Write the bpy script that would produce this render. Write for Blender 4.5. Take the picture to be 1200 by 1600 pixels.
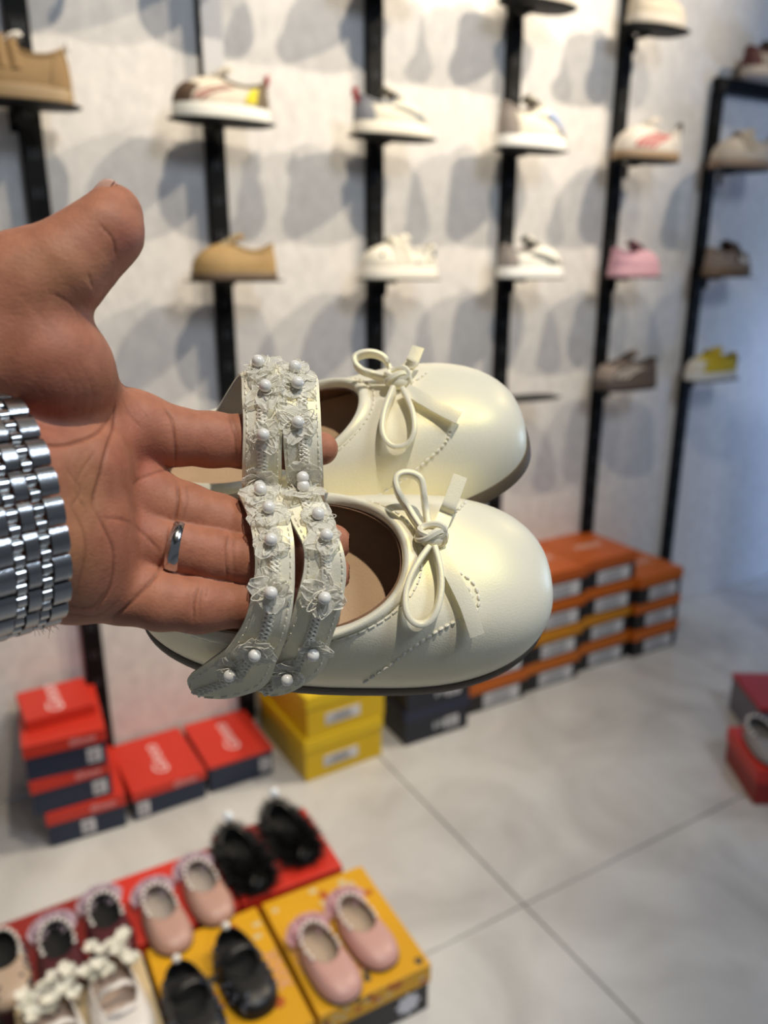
import bpy, bmesh, math, random
import numpy as np
from mathutils import Vector, Matrix
from mathutils.bvhtree import BVHTree

random.seed(7)
SC = bpy.context.scene
COL = SC.collection
for o in list(bpy.data.objects):
    bpy.data.objects.remove(o)

# ------------------------------------------------------------------ camera
F_PX = 1230.0
PITCH = math.atan(F_PX / 3960.0)
YAW = math.radians(59.8)
CAM_H = 1.25
WALL_Y = 1.877
FH = Vector((math.cos(YAW), math.sin(YAW), 0))
RIGHT = Vector((math.sin(YAW), -math.cos(YAW), 0))
FWD = FH * math.cos(PITCH) - Vector((0, 0, 1)) * math.sin(PITCH)
UPV = FH * math.sin(PITCH) + Vector((0, 0, 1)) * math.cos(PITCH)
CAM = Vector((0, 0, CAM_H))
cd = bpy.data.cameras.new('camera')
cam = bpy.data.objects.new('camera', cd)
COL.objects.link(cam)
cd.sensor_fit = 'VERTICAL'
cd.sensor_height = 36.0
cd.lens = 36.0 * F_PX / 1600.0
cd.clip_start = 0.01
cam.matrix_world = Matrix.Translation(CAM) @ Matrix((RIGHT, UPV, -FWD)).transposed().to_4x4()
cd.dof.use_dof = True
cd.dof.focus_distance = 0.305
cd.dof.aperture_fstop = cd.lens / 4.0          # a 3.3 mm aperture, as in a phone
SC.camera = cam

# ------------------------------------------------------------------ light
SC.view_settings.view_transform = 'Standard'
SC.view_settings.look = 'None'
SC.view_settings.gamma = 1.0
SC.view_settings.use_curve_mapping = False
SC.view_settings.exposure = 0.08
w = bpy.data.worlds.new('world'); SC.world = w; w.use_nodes = True
w.node_tree.nodes['Background'].inputs[0].default_value = (0.75, 0.85, 1.0, 1)
w.node_tree.nodes['Background'].inputs[1].default_value = 0.115

def lamp(name, kind, loc, target, power, color, **kw):
    l = bpy.data.lights.new(name, kind)
    l.energy = power; l.color = color
    for k, v in kw.items(): setattr(l, k, v)
    o = bpy.data.objects.new(name, l); COL.objects.link(o)
    o.location = loc
    o.rotation_euler = (Vector(target) - Vector(loc)).to_track_quat('-Z', 'Y').to_euler()
    return o
WARM = (1.0, 0.86, 0.66)
for (x, tx, pw, an) in [(.6, .70, 112, 92), (2.2, .9, 175, 66), (3.3, .7, 280, 58)]:
    lamp('spot_lamp', 'SPOT', (x, .68, 3.2), (tx, 1.8, 1.35), pw, WARM, spot_size=math.radians(an), spot_blend=1., shadow_soft_size=.025)
lamp('spot_lamp', 'SPOT', (.22, -.50, 3.1), (.14, .26, 1.15), 114, (1.0, .93, .80), spot_size=math.radians(34), spot_blend=.8, shadow_soft_size=.03)
lamp('panel_lamp', 'AREA', (1.2, -1.2, 3.1), (1.1, 1.8, 1.0), 26, (0.72, 0.84, 1.0), shape='RECTANGLE', size=.6, size_y=.6)
lamp('blue_lamp', 'AREA', (4.2, 0.7, .75), (3.0, 1.9, .6), 20, (0.35, 0.55, 1.0), shape='RECTANGLE', size=.5, size_y=.5)

# ------------------------------------------------------------------ materials
def lin(c):
    if isinstance(c, str):
        c = [int(c[i:i+2], 16) / 255 for i in (0, 2, 4)]
    return tuple((v / 12.92 if v <= .04045 else ((v + .055) / 1.055) ** 2.4) for v in c)
MATS = {}
def mat(name, color, rough=.5, metal=0., bump=0., bscale=40., var=0., vscale=6., coord='Object', color2=None, spec=.5, **kw):
    if name in MATS: return MATS[name]
    m = bpy.data.materials.new(name); m.use_nodes = True
    nt = m.node_tree; b = nt.nodes['Principled BSDF']
    c = lin(color)
    b.inputs['Base Color'].default_value = (*c, 1)
    b.inputs['Roughness'].default_value = rough
    b.inputs['Metallic'].default_value = metal
    b.inputs['Specular IOR Level'].default_value = spec
    for k, v in kw.items():
        b.inputs[k].default_value = v
    tc = nt.nodes.new('ShaderNodeTexCoord')
    if var > 0:
        n = nt.nodes.new('ShaderNodeTexNoise'); n.inputs['Scale'].default_value = vscale; n.inputs['Detail'].default_value = 5
        nt.links.new(tc.outputs[coord], n.inputs['Vector'])
        r = nt.nodes.new('ShaderNodeValToRGB')
        c2 = lin(color2) if color2 else tuple(v * (1 - var) for v in c)
        r.color_ramp.elements[0].color = (*c2, 1); r.color_ramp.elements[1].color = (*c, 1)
        r.color_ramp.elements[0].position = .35; r.color_ramp.elements[1].position = .65
        nt.links.new(n.outputs['Fac'], r.inputs[0]); nt.links.new(r.outputs[0], b.inputs['Base Color'])
    if bump > 0:
        n = nt.nodes.new('ShaderNodeTexNoise'); n.inputs['Scale'].default_value = bscale; n.inputs['Detail'].default_value = 4
        nt.links.new(tc.outputs[coord], n.inputs['Vector'])
        bp = nt.nodes.new('ShaderNodeBump'); bp.inputs['Strength'].default_value = bump; bp.inputs['Distance'].default_value = .002
        nt.links.new(n.outputs['Fac'], bp.inputs['Height']); nt.links.new(bp.outputs[0], b.inputs['Normal'])
    MATS[name] = m
    return m

# ------------------------------------------------------------------ mesh helpers
class MB:
    def __init__(s): s.v = []; s.f = []; s.m = []
    def add(s, verts, faces, mi=0):
        o = len(s.v)
        s.v.extend([tuple(map(float, p)) for p in verts])
        s.f.extend([tuple(int(i) + o for i in f) for f in faces]); s.m.extend([mi] * len(faces))
    def grid(s, P, mi=0, cu=False, cv=False, flip=False):
        n, m = P.shape[:2]; f = []
        for i in range(n if cu else n - 1):
            for j in range(m if cv else m - 1):
                q = (i * m + j, ((i + 1) % n) * m + j, ((i + 1) % n) * m + (j + 1) % m, i * m + (j + 1) % m)
                f.append(q[::-1] if flip else q)
        s.add(P.reshape(-1, 3), f, mi)
    def box(s, c, d, bev=0., rz=0., mi=0):
        bm = bmesh.new(); bmesh.ops.create_cube(bm, size=1)
        for v in bm.verts: v.co = Vector((v.co.x * d[0], v.co.y * d[1], v.co.z * d[2]))
        if bev > 0: bmesh.ops.bevel(bm, geom=bm.edges[:], offset=bev, segments=2, affect='EDGES', profile=.5)
        R = Matrix.Rotation(rz, 3, 'Z')
        bm.verts.index_update()
        s.add([R @ v.co + Vector(c) for v in bm.verts], [[v.index for v in f.verts] for f in bm.faces], mi); bm.free()
    def tube(s, pts, r, n=8, closed=False, mi=0, cap=True, flat=1., up=None):
        pts = np.array(pts, float); m = len(pts)
        r = np.broadcast_to(np.array(r, float), (m,))
        t = (np.roll(pts, -1, 0) - np.roll(pts, 1, 0)) if closed else np.gradient(pts, axis=0)
        t /= np.linalg.norm(t, axis=1)[:, None] + 1e-12
        rings = []; u = np.array(up, float) if up is not None else None
        if u is None:
            u = np.cross(t[0], [0, 0, 1.]);
            if np.linalg.norm(u) < 1e-3: u = np.cross(t[0], [0, 1., 0])
        for i in range(m):
            uu = (np.array(up, float) if up is not None else u); uu = uu - t[i] * np.dot(uu, t[i]); uu /= np.linalg.norm(uu) + 1e-12
            if up is None: u = uu
            b = np.cross(t[i], uu); a = np.arange(n) * 2 * np.pi / n
            rings.append(pts[i] + r[i] * (np.cos(a)[:, None] * uu + flat * np.sin(a)[:, None] * b))
        P = np.array(rings); s.grid(P, mi, cu=closed, cv=True)
        if cap and not closed:
            o = len(s.v) - m * n
            s.f.append(tuple(o + i for i in range(n))); s.m.append(mi)
            s.f.append(tuple(o + (m - 1) * n + i for i in reversed(range(n)))); s.m.append(mi)
    def ball(s, c, r, n=8, mi=0, sc=(1, 1, 1)):
        th = np.linspace(0, np.pi, n + 1)[1:-1]; ph = np.arange(2 * n) * np.pi / n
        V = [(0, 0, 1)] + [(math.sin(t) * math.cos(p), math.sin(t) * math.sin(p), math.cos(t)) for t in th for p in ph] + [(0, 0, -1)]
        k = 2 * n; f = []
        for j in range(k): f.append((0, 1 + j, 1 + (j + 1) % k))
        for i in range(n - 2):
            for j in range(k):
                f.append((1 + i * k + j, 1 + (i + 1) * k + j, 1 + (i + 1) * k + (j + 1) % k, 1 + i * k + (j + 1) % k))
        b = 1 + (n - 2) * k
        for j in range(k): f.append((b + j, len(V) - 1, b + (j + 1) % k))
        s.add([(c[0] + r * v[0] * sc[0], c[1] + r * v[1] * sc[1], c[2] + r * v[2] * sc[2]) for v in V], f, mi)
    def mesh(s, name, mats, smooth=True, fixn=True):
        me = bpy.data.meshes.new(name); me.from_pydata(s.v, [], s.f)
        for m in (mats if isinstance(mats, (list, tuple)) else [mats]): me.materials.append(m)
        me.polygons.foreach_set('material_index', s.m)
        if fixn:
            bm = bmesh.new(); bm.from_mesh(me); bmesh.ops.recalc_face_normals(bm, faces=bm.faces[:]); bm.to_mesh(me); bm.free()
        me.polygons.foreach_set('use_smooth', [smooth] * len(me.polygons))
        if smooth: me.set_sharp_from_angle(angle=math.radians(50))
        me.update(); return me
    def build(s, name, mats, parent=None, smooth=True, fixn=True):
        return link(name, s.mesh(name, mats, smooth, fixn), parent)
def link(name, me, parent=None):
    o = bpy.data.objects.new(name, me); COL.objects.link(o)
    if parent is not None: o.parent = parent
    return o
def tag(o, label=None, cat=None, group=None, kind=None):
    for k, v in (('label', label), ('category', cat), ('group', group), ('kind', kind)):
        if v: o[k] = v
    return o
def thing(name, label, cat, loc=(0, 0, 0), rz=0., group=None):
    o = bpy.data.objects.new(name, None); COL.objects.link(o)
    o.empty_display_size = .02
    o.location = loc; o.rotation_euler = (0, 0, rz)
    return tag(o, label, cat, group)
def copy_tree(o, parent=None):
    c = o.copy(); COL.objects.link(c)
    if parent is not None: c.parent = parent
    for ch in list(o.children): copy_tree(ch, c)
    return c
def catmull(pts, n):
    p = np.array(pts, float); p = np.vstack([2 * p[0] - p[1], p, 2 * p[-1] - p[-2]])
    k = len(p) - 3; out = []
    for s in np.linspace(0, k, n):
        i = min(int(s), k - 1); t = s - i
        a, b, c, d = p[i:i + 4]
        out.append(.5 * ((2 * b) + (c - a) * t + (2 * a - 5 * b + 4 * c - d) * t * t + (3 * b - a - 3 * c + d) * t ** 3))
    return np.array(out)
def text_mesh(txt, size, shear=0., depth=.0004):
    cu = bpy.data.curves.new('lettering', 'FONT'); cu.body = txt; cu.size = size; cu.shear = shear; cu.extrude = depth
    cu.align_x = 'CENTER'; cu.align_y = 'CENTER'; cu.resolution_u = 3
    o = bpy.data.objects.new('lettering', cu); COL.objects.link(o)
    me = bpy.data.meshes.new_from_object(o.evaluated_get(bpy.context.evaluated_depsgraph_get()))
    bpy.data.objects.remove(o); me.name = 'lettering'; me.materials.clear()
    return me
# ------------------------------------------------------------------ room shell
def wall_mat():
    m = bpy.data.materials.new('pale_wallpaper'); m.use_nodes = True
    nt = m.node_tree; b = nt.nodes['Principled BSDF']; b.inputs['Roughness'].default_value = .48
    tc = nt.nodes.new('ShaderNodeTexCoord'); mp = nt.nodes.new('ShaderNodeMapping')
    mp.inputs['Scale'].default_value = (1, 1, .7); nt.links.new(tc.outputs['Object'], mp.inputs[0])
    n = nt.nodes.new('ShaderNodeTexNoise'); n.inputs['Scale'].default_value = 34; n.inputs['Detail'].default_value = 6; n.inputs['Roughness'].default_value = .65
    nt.links.new(mp.outputs[0], n.inputs['Vector'])
    r = nt.nodes.new('ShaderNodeValToRGB')
    r.color_ramp.elements[0].position = .3; r.color_ramp.elements[0].color = (*lin('d4d1ce'), 1)
    r.color_ramp.elements[1].position = .7; r.color_ramp.elements[1].color = (*lin('e9e6e2'), 1)
    nt.links.new(n.outputs['Fac'], r.inputs[0]); nt.links.new(r.outputs[0], b.inputs['Base Color'])
    bp = nt.nodes.new('ShaderNodeBump'); bp.inputs['Strength'].default_value = .5; bp.inputs['Distance'].default_value = .004
    nt.links.new(n.outputs['Fac'], bp.inputs['Height']); nt.links.new(bp.outputs[0], b.inputs['Normal'])
    return m
def tile_mat():
    m = bpy.data.materials.new('polished_marble_tile'); m.use_nodes = True
    nt = m.node_tree; b = nt.nodes['Principled BSDF']; b.inputs['Roughness'].default_value = .22
    tc = nt.nodes.new('ShaderNodeTexCoord')
    n = nt.nodes.new('ShaderNodeTexNoise'); n.inputs['Scale'].default_value = 3.2; n.inputs['Detail'].default_value = 7; n.inputs['Distortion'].default_value = 1.3
    nt.links.new(tc.outputs['Object'], n.inputs['Vector'])
    r = nt.nodes.new('ShaderNodeValToRGB')
    r.color_ramp.elements[0].position = .3; r.color_ramp.elements[0].color = (*lin('b4b2b1'), 1)
    r.color_ramp.elements[1].position = .62; r.color_ramp.elements[1].color = (*lin('cfcfce'), 1)
    nt.links.new(n.outputs['Fac'], r.inputs[0]); nt.links.new(r.outputs[0], b.inputs['Base Color'])
    return m
X0, X1, Y0 = -1.495, 4.505, -3.818
b = MB(); b.box(((X0 + X1) / 2, (WALL_Y + .06), 1.7), (X1 - X0, .12, 3.4))
tag(b.build('wall_back', wall_mat(), smooth=False), kind='structure')
b = MB(); b.box(((X0 + X1) / 2, (Y0 + WALL_Y) / 2, -.03), (X1 - X0, WALL_Y - Y0, .05))
floor = tag(b.build('floor', mat('grey_grout', '7d7a77', .8, bump=.2), smooth=False), kind='structure')
TS = 1.2; tm = tile_mat(); tme = None
ix = 0
for i in range(5):
    for j in range(5):
        xa = X0 + i * TS; ya = Y0 + .001 + j * TS
        yb = min(ya + TS, WALL_Y)
        if yb - ya < .1: continue
        b = MB(); b.box(((xa + TS / 2), (ya + yb) / 2, -.0045), (TS - .004, yb - ya - .004, .009), .0008)
        b.build('tile', tm, floor, smooth=False)
b = MB(); b.box(((X0 + X1) / 2, (Y0 + WALL_Y) / 2, 3.43), (X1 - X0, WALL_Y - Y0, .06))
tag(b.build('ceiling', mat('dark_ceiling', '4a4a4e', .9, bump=.1), smooth=False), kind='structure')

# ------------------------------------------------------------------ wall rack
BLACK = mat('black_powder_coat', '060709', .6, bump=.1, bscale=900, spec=.2)
SLOT = mat('slot_grey', '3c3f44', .4)  # plain grey of the slots, paler than the black channel
UPX = dict(A=.2605, B=.645, C=1.058, D=1.485, E=1.891, F=2.309)
UPN = ['first', 'second', 'third', 'fourth', 'fifth', 'sixth']
PLACE = dict(A='leftmost of the six, by the tan ankle boot', B='above the low red boxes, carrying the tan lace-up shoe',
             C='behind the held shoes, carrying the white shoe with green spots', D='carrying the white shoe with three black stripes',
             E='carrying the white shoe with red stripes', F='rightmost one, joined to a crossbar at its top')
for kx, x in UPX.items():
    top = 1.78 if kx == 'F' else 2.6
    u = thing('rack_upright', 'black slotted wall upright, ' + PLACE[kx], 'rack upright', (x, WALL_Y, 0), group='black slotted uprights on the wall')
    b = MB(); b.box((0, -.011, top / 2 + .02), (.044, .022, top - .04), .002); b.build('channel', BLACK, u, smooth=False)
    b = MB()
    z = .12
    while z < top - .04:
        for sx in (-.006, .006): b.box((sx, -.0222, z), (.0035, .0012, .020))
        z += .075
    tag(b.build('slots', SLOT, u, smooth=False), kind='stuff')
u = thing('rack_crossbar', 'black horizontal bar running right from the top of the last upright', 'crossbar', (2.31, WALL_Y, 1.80))
b = MB(); b.box((.42, -.013, 0), (.88, .026, .044), .004); b.build('bar', BLACK, u, smooth=False)
b = MB(); b.tube([(0, -.013, -.03), (.004, -.013, -.008), (.02, -.013, 0)], .02, 8); b.build('corner', BLACK, u)
u = thing('price_card', 'small pale card fixed on the second upright near the picture top', 'card', (UPX['B'], WALL_Y - .024, 1.66))
b = MB(); b.box((.004, -.0015, .075), (.048, .003, .17), .001); b.build('card', mat('pale_card', 'c9c9cc', .5, bump=.05), u, smooth=False)

# ------------------------------------------------------------------ generic shoe shell
def spow(a, e): return np.sign(a) * np.abs(a) ** e
def smooth01(t): t = np.clip(t, 0, 1); return t * t * (3 - 2 * t)
class Shoe:
    """heel at x=0, toe at x=L, +y one side, z up; surface S(phi, v): v=0 at the sole, v=1 at the opening rim"""
    def __init__(s, L, wf, wh, x0, x1, ry, zh, zs, zv, z0=0., dome=.003, e=.74, bulge=.003, side=.25, toe_h=.72, ins=0.):
        s.__dict__.update(locals())
    def outline(s, phi, off=0.):
        c, q = np.cos(phi), np.sin(phi)
        L = s.L - 2 * s.ins
        x = s.L / 2 + (L / 2 + off) * spow(c, s.e)
        w = s.wh + (s.wf - s.wh) * smooth01((c + .85) / 1.3) - s.ins + off
        return np.stack([x, w * spow(q, s.e + .06), np.zeros_like(x)], -1)
    def rim(s, phi):
        c, q = np.cos(phi), np.sin(phi)
        xm, rx = (s.x0 + s.x1) / 2, (s.x1 - s.x0) / 2
        z = s.zs + (s.zv - s.zs) * np.maximum(c, 0) ** 1.6 + (s.zh - s.zs) * np.maximum(-c, 0) ** 2
        return np.stack([xm + rx * spow(c, .85), s.ry * spow(q, .9), z], -1)
    def S(s, phi, v):
        phi, v = np.broadcast_arrays(np.asarray(phi, float), np.asarray(v, float))
        P0 = s.outline(phi); P0[..., 2] = s.z0 + s.ins; P3 = s.rim(phi)
        d = P0 - P3; d[..., 2] = 0; dist = np.linalg.norm(d, axis=-1)[..., None]; n = d / (dist + 1e-9)
        fw = smooth01(np.cos(phi) * 1.15)[..., None]; h = (P3[..., 2:3] - s.z0)
        Z = np.array([0, 0, 1.])
        P1 = P0 + n * s.bulge + Z * h * (.5 + (s.toe_h - .5) * fw)
        P2 = P3 + n * dist * (s.side + (.55 - s.side) * fw) + Z * (-.3 * h * (1 - fw) + s.dome * fw)
        v = v[..., None]
        return (1 - v) ** 3 * P0 + 3 * (1 - v) ** 2 * v * P1 + 3 * (1 - v) * v * v * P2 + v ** 3 * P3
    def N(s, phi, v, e=1e-3):
        a = s.S(np.asarray(phi) + e, v) - s.S(np.asarray(phi) - e, v)
        b = s.S(phi, np.minimum(np.asarray(v) + e, 1)) - s.S(phi, np.maximum(np.asarray(v) - e, 0))
        n = np.cross(a, b); return n / (np.linalg.norm(n, axis=-1)[..., None] + 1e-12)
    def patch(s, b, p0, p1, v0, v1, off, nu=10, nv=6, mi=0):
        ph = np.linspace(p0, p1, nu)[:, None]; 
        v0 = np.asarray(v0, float); v1 = np.asarray(v1, float)
        t = np.linspace(0, 1, nv)[None, :]
        v = (v0.reshape(-1, 1) if v0.ndim else v0) * (1 - t) + (v1.reshape(-1, 1) if v1.ndim else v1) * t
        ph = np.broadcast_to(ph, (nu, nv)); v = np.broadcast_to(v, (nu, nv))
        P = s.S(ph, v); n = s.N(ph, np.clip(v, .01, .99))
        if ((P - np.array([s.L / 2, 0, s.z0])) * n).sum() < 0: n = -n
        b.grid(P + n * off, mi); b.grid(P + n * off * .3, mi, flip=True)
    def upper(s, nphi=40, nv=10, mi=0):
        b = MB(); ph = np.arange(nphi) * 2 * np.pi / nphi; v = np.linspace(0, 1, nv)
        b.grid(s.S(ph[:, None], v[None, :]), mi, cu=True); return b
    def lining(s, nphi=40, nv=8, t=.0018):
        q = Shoe(s.L, s.wf, s.wh, s.x0 + t, s.x1 - t * .3, s.ry - t, s.zh - t * .5, s.zs - t * .5, s.zv - t * 1.1, s.z0, s.dome - t, s.e, s.bulge, s.side, s.toe_h - .06, ins=t)
        b = MB(); ph = np.arange(nphi) * 2 * np.pi / nphi; v = np.linspace(0, 1, nv)
        b.grid(q.S(ph[:, None], v[None, :]), cu=True, flip=True); return b
    def insole(s, nphi=40, z=.004, rise=.004, inset=-.002):
        b = MB(); ph = np.arange(nphi) * 2 * np.pi / nphi; o = s.outline(ph, inset)
        c = np.array([s.L / 2, 0, 0]); rings = []
        for k in (.999, .7, .4, .001):
            p = c + (o - c) * k; p[:, 2] = s.z0 + z + rise * k ** 4; rings.append(p)
        b.grid(np.stack(rings, 1), cu=True)
        return b
    def sole(s, t=.006, off=.0015, nphi=48, toe_spring=0., heel=0.):
        b = MB(); ph = np.arange(nphi) * 2 * np.pi / nphi; rings = []
        for k, (dz, o) in enumerate([(s.z0, -.004), (s.z0 + .0006, off * .4), (s.z0 - .0012, off), (s.z0 - t + .0012, off), (s.z0 - t, off - .0015), (s.z0 - t, -.012)]):
            p = s.outline(ph, o); p[:, 2] = dz
            rings.append(p)
        P = np.stack(rings, 1); b.grid(P, cu=True)
        o0 = len(b.v) - nphi * 6
        b.f.append(tuple(o0 + i * 6 for i in range(nphi))); b.m.append(0)
        b.f.append(tuple(o0 + i * 6 + 5 for i in reversed(range(nphi)))); b.m.append(0)
        return b
    def binding(s, r=.0022, n=8, nphi=48, lift=0.):
        b = MB(); ph = np.arange(nphi) * 2 * np.pi / nphi; p = s.rim(ph); p[:, 2] += lift
        b.tube(p, r, n, closed=True); return b
# ------------------------------------------------------------------ sneakers on the wall
def fab(c, rough=.7): return mat('fabric_' + c, c, rough, bump=.25, bscale=500, var=.12, vscale=30)
def sneaker(name, label, loc, rz, L, col, toe=None, heel=None, stripe=None, ns=3, sole='e8e2d6', lace='e9e4da', tongue=None, tab=None, spot=None, high=0., straps=None, toe_bumper=None, lining='6b625c', cat='shoe', patch=None, sole_t=.020, sw=.0042):
    k = L / .2
    sh = Shoe(L, .041 * k, .033 * k, .006 * k, .112 * k, .024 * k, (.062 + high) * k, (.050 + high * .8) * k, (.066 + high) * k, z0=sole_t * k, dome=-.004 * k, e=.8, bulge=.002 * k, side=.3, toe_h=.62)
    t = thing(name, label, cat, loc, rz, 'single shoes shown on the wall shelves'); t.scale = (1, 1.08, 1.28)
    sh.sole(t=sole_t * k, off=.003 * k, nphi=32).build('sole', mat('rubber_' + sole, sole, .55, bump=.1, bscale=300), t)
    sh.upper(36, 9).build('upper', fab(col), t)
    sh.lining(28, 6).build('lining', fab(lining), t)
    sh.insole(24).build('insole', fab(lining), t)
    b = sh.binding(.003 * k, 6, 32); b.build('collar', fab(heel or col), t)
    if toe:
        b = MB(); sh.patch(b, -.85, .85, .02, .48, .0016 * k, 16, 6); b.build('toe_cap', fab(toe), t)
    if toe_bumper:
        b = MB(); sh.patch(b, -.6, .6, .0, .2, .002 * k, 12, 4); b.build('toe_bumper', fab(toe_bumper), t)
    if heel:
        b = MB(); sh.patch(b, math.pi - .95, math.pi + .95, .02, .92, .0016 * k, 16, 6); b.build('heel_counter', fab(heel), t)
    if tab:
        b = MB(); sh.patch(b, math.pi - .3, math.pi + .3, .6, 1., .004 * k, 6, 4); b.box((-.001 * k, 0, (.066 + high) * k), (.006 * k, .018 * k, .016 * k), .002 * k)
        b.build('heel_tab', fab(tab), t)
    tg = MB()   # tongue
    P = []
    for i, s_ in enumerate(np.linspace(0, 1, 7)):
        x = (.120 - .040 * s_) * k; z = (.060 + high + .020 * s_ + .006 * math.sin(s_ * 3)) * k
        P.append([(x, yy * .019 * k, z - abs(yy) ** 2 * .007 * k) for yy in np.linspace(-1, 1, 7)])
    P = np.array(P); tg.grid(P); tg.grid(P - np.array([.003 * k, 0, .003 * k]), flip=True)
    tg.build('tongue', fab(tongue or col), t)
    if straps:
        for xx in (.100, .122):
            b = MB(); ph = np.linspace(-1, 1, 13)
            pts = [((xx - .006 * abs(a)) * k, a * .036 * k, (.074 + high) * k * (1 - .55 * abs(a) ** 2.2)) for a in ph]
            b.tube(pts, .009 * k, 8, flat=.28, up=(1, 0, 0)); b.build('strap', fab(straps), t)
    else:
        b = MB()
        for i in range(4):
            x = (.130 - .011 * i) * k; z = (.063 + high * .9 + .0045 * i) * k
            for sg in (-1, 1):
                b.tube([(x, -sg * .018 * k, z - .006 * k), (x - .004 * k, 0, z + .003 * k), (x - .009 * k, sg * .018 * k, z - .004 * k)], .0018 * k, 5)
        b.build('laces', fab(lace), t)
    if stripe:
        for sg in (-1, 1):
            for i in range(ns):
                pc = 1.05 + i * .17; b = MB()
                vv = np.linspace(0, 1, 6)
                ph = sg * (pc + .28 * vv - .1); V = .1 + .72 * vv
                Pm = sh.S(ph, V); nn = sh.N(ph, V)
                if (nn[:, 1] * sg).mean() < 0: nn = -nn
                dx = np.array([sw * k, 0, 0])
                b.grid(np.stack([Pm - dx + nn * .0018 * k, Pm + nn * .0026 * k, Pm + dx + nn * .0018 * k], 1))
                b.grid(np.stack([Pm - dx + nn * .0002, Pm + dx + nn * .0002], 1), flip=True)
                b.build('stripe', fab(stripe), t)
    if patch:
        for sg in (-1, 1):
            for (pc, v0, v1, cc) in patch:
                b = MB(); pr = sorted([sg * (pc - .16), sg * (pc + .16)]); sh.patch(b, pr[0], pr[1], v0, v1, .0022 * k, 6, 4); b.build('side_patch', fab(cc), t)
    if spot:
        rr = random.Random(5); b = MB()
        for i in range(16):
            ph = rr.uniform(.7, 2.6) * (1 if i % 2 else -1); v = rr.uniform(.2, .85)
            P = sh.S(ph, v); b.ball(P, .0048 * k * rr.uniform(.7, 1.4), 5, sc=(1, .5, .8))
        b.build('spots', fab(spot), t)
    return t
Z1, Z2, Z3, Z0 = 1.548, 1.222, .886, 1.885
PLATE_ME = None
def plate(x, z, label, ln=.235):
    global PLATE_ME
    t = thing('shelf_plate', label, 'shelf', (x, WALL_Y, z), group='black rounded shelf plates')
    if PLATE_ME is None:
        b = MB(); a = np.arange(36) * 2 * np.pi / 36
        o = np.stack([.117 * spow(np.cos(a), .8), -.098 + .056 * spow(np.sin(a), .8) * (1 + .12 * np.cos(a)), 0 * a], -1)
        rings = []
        for (sc, dz) in ((.0, 0), (.97, 0), (1, -.0008), (1, -.0022), (.97, -.003), (0, -.003)):
            c = np.array([0, -.098, 0]); p = c + (o - c) * max(sc, .01); p[:, 2] = dz; rings.append(p)
        b.grid(np.stack(rings, 1), cu=True); PLATE_ME = b.mesh('plate', BLACK)
        b = MB(); b.box((0, -.045, -.007), (.018, .06, .008), .001); b.box((0, -.024, -.022), (.018, .004, .04), .001)
        plate.br = b.mesh('bracket', BLACK, smooth=False)
    link('plate', PLATE_ME, t); link('bracket', plate.br, t)
    return t
YS = WALL_Y - .098
R_, L_ = 0., math.pi          # toe to the right / to the left
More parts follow.
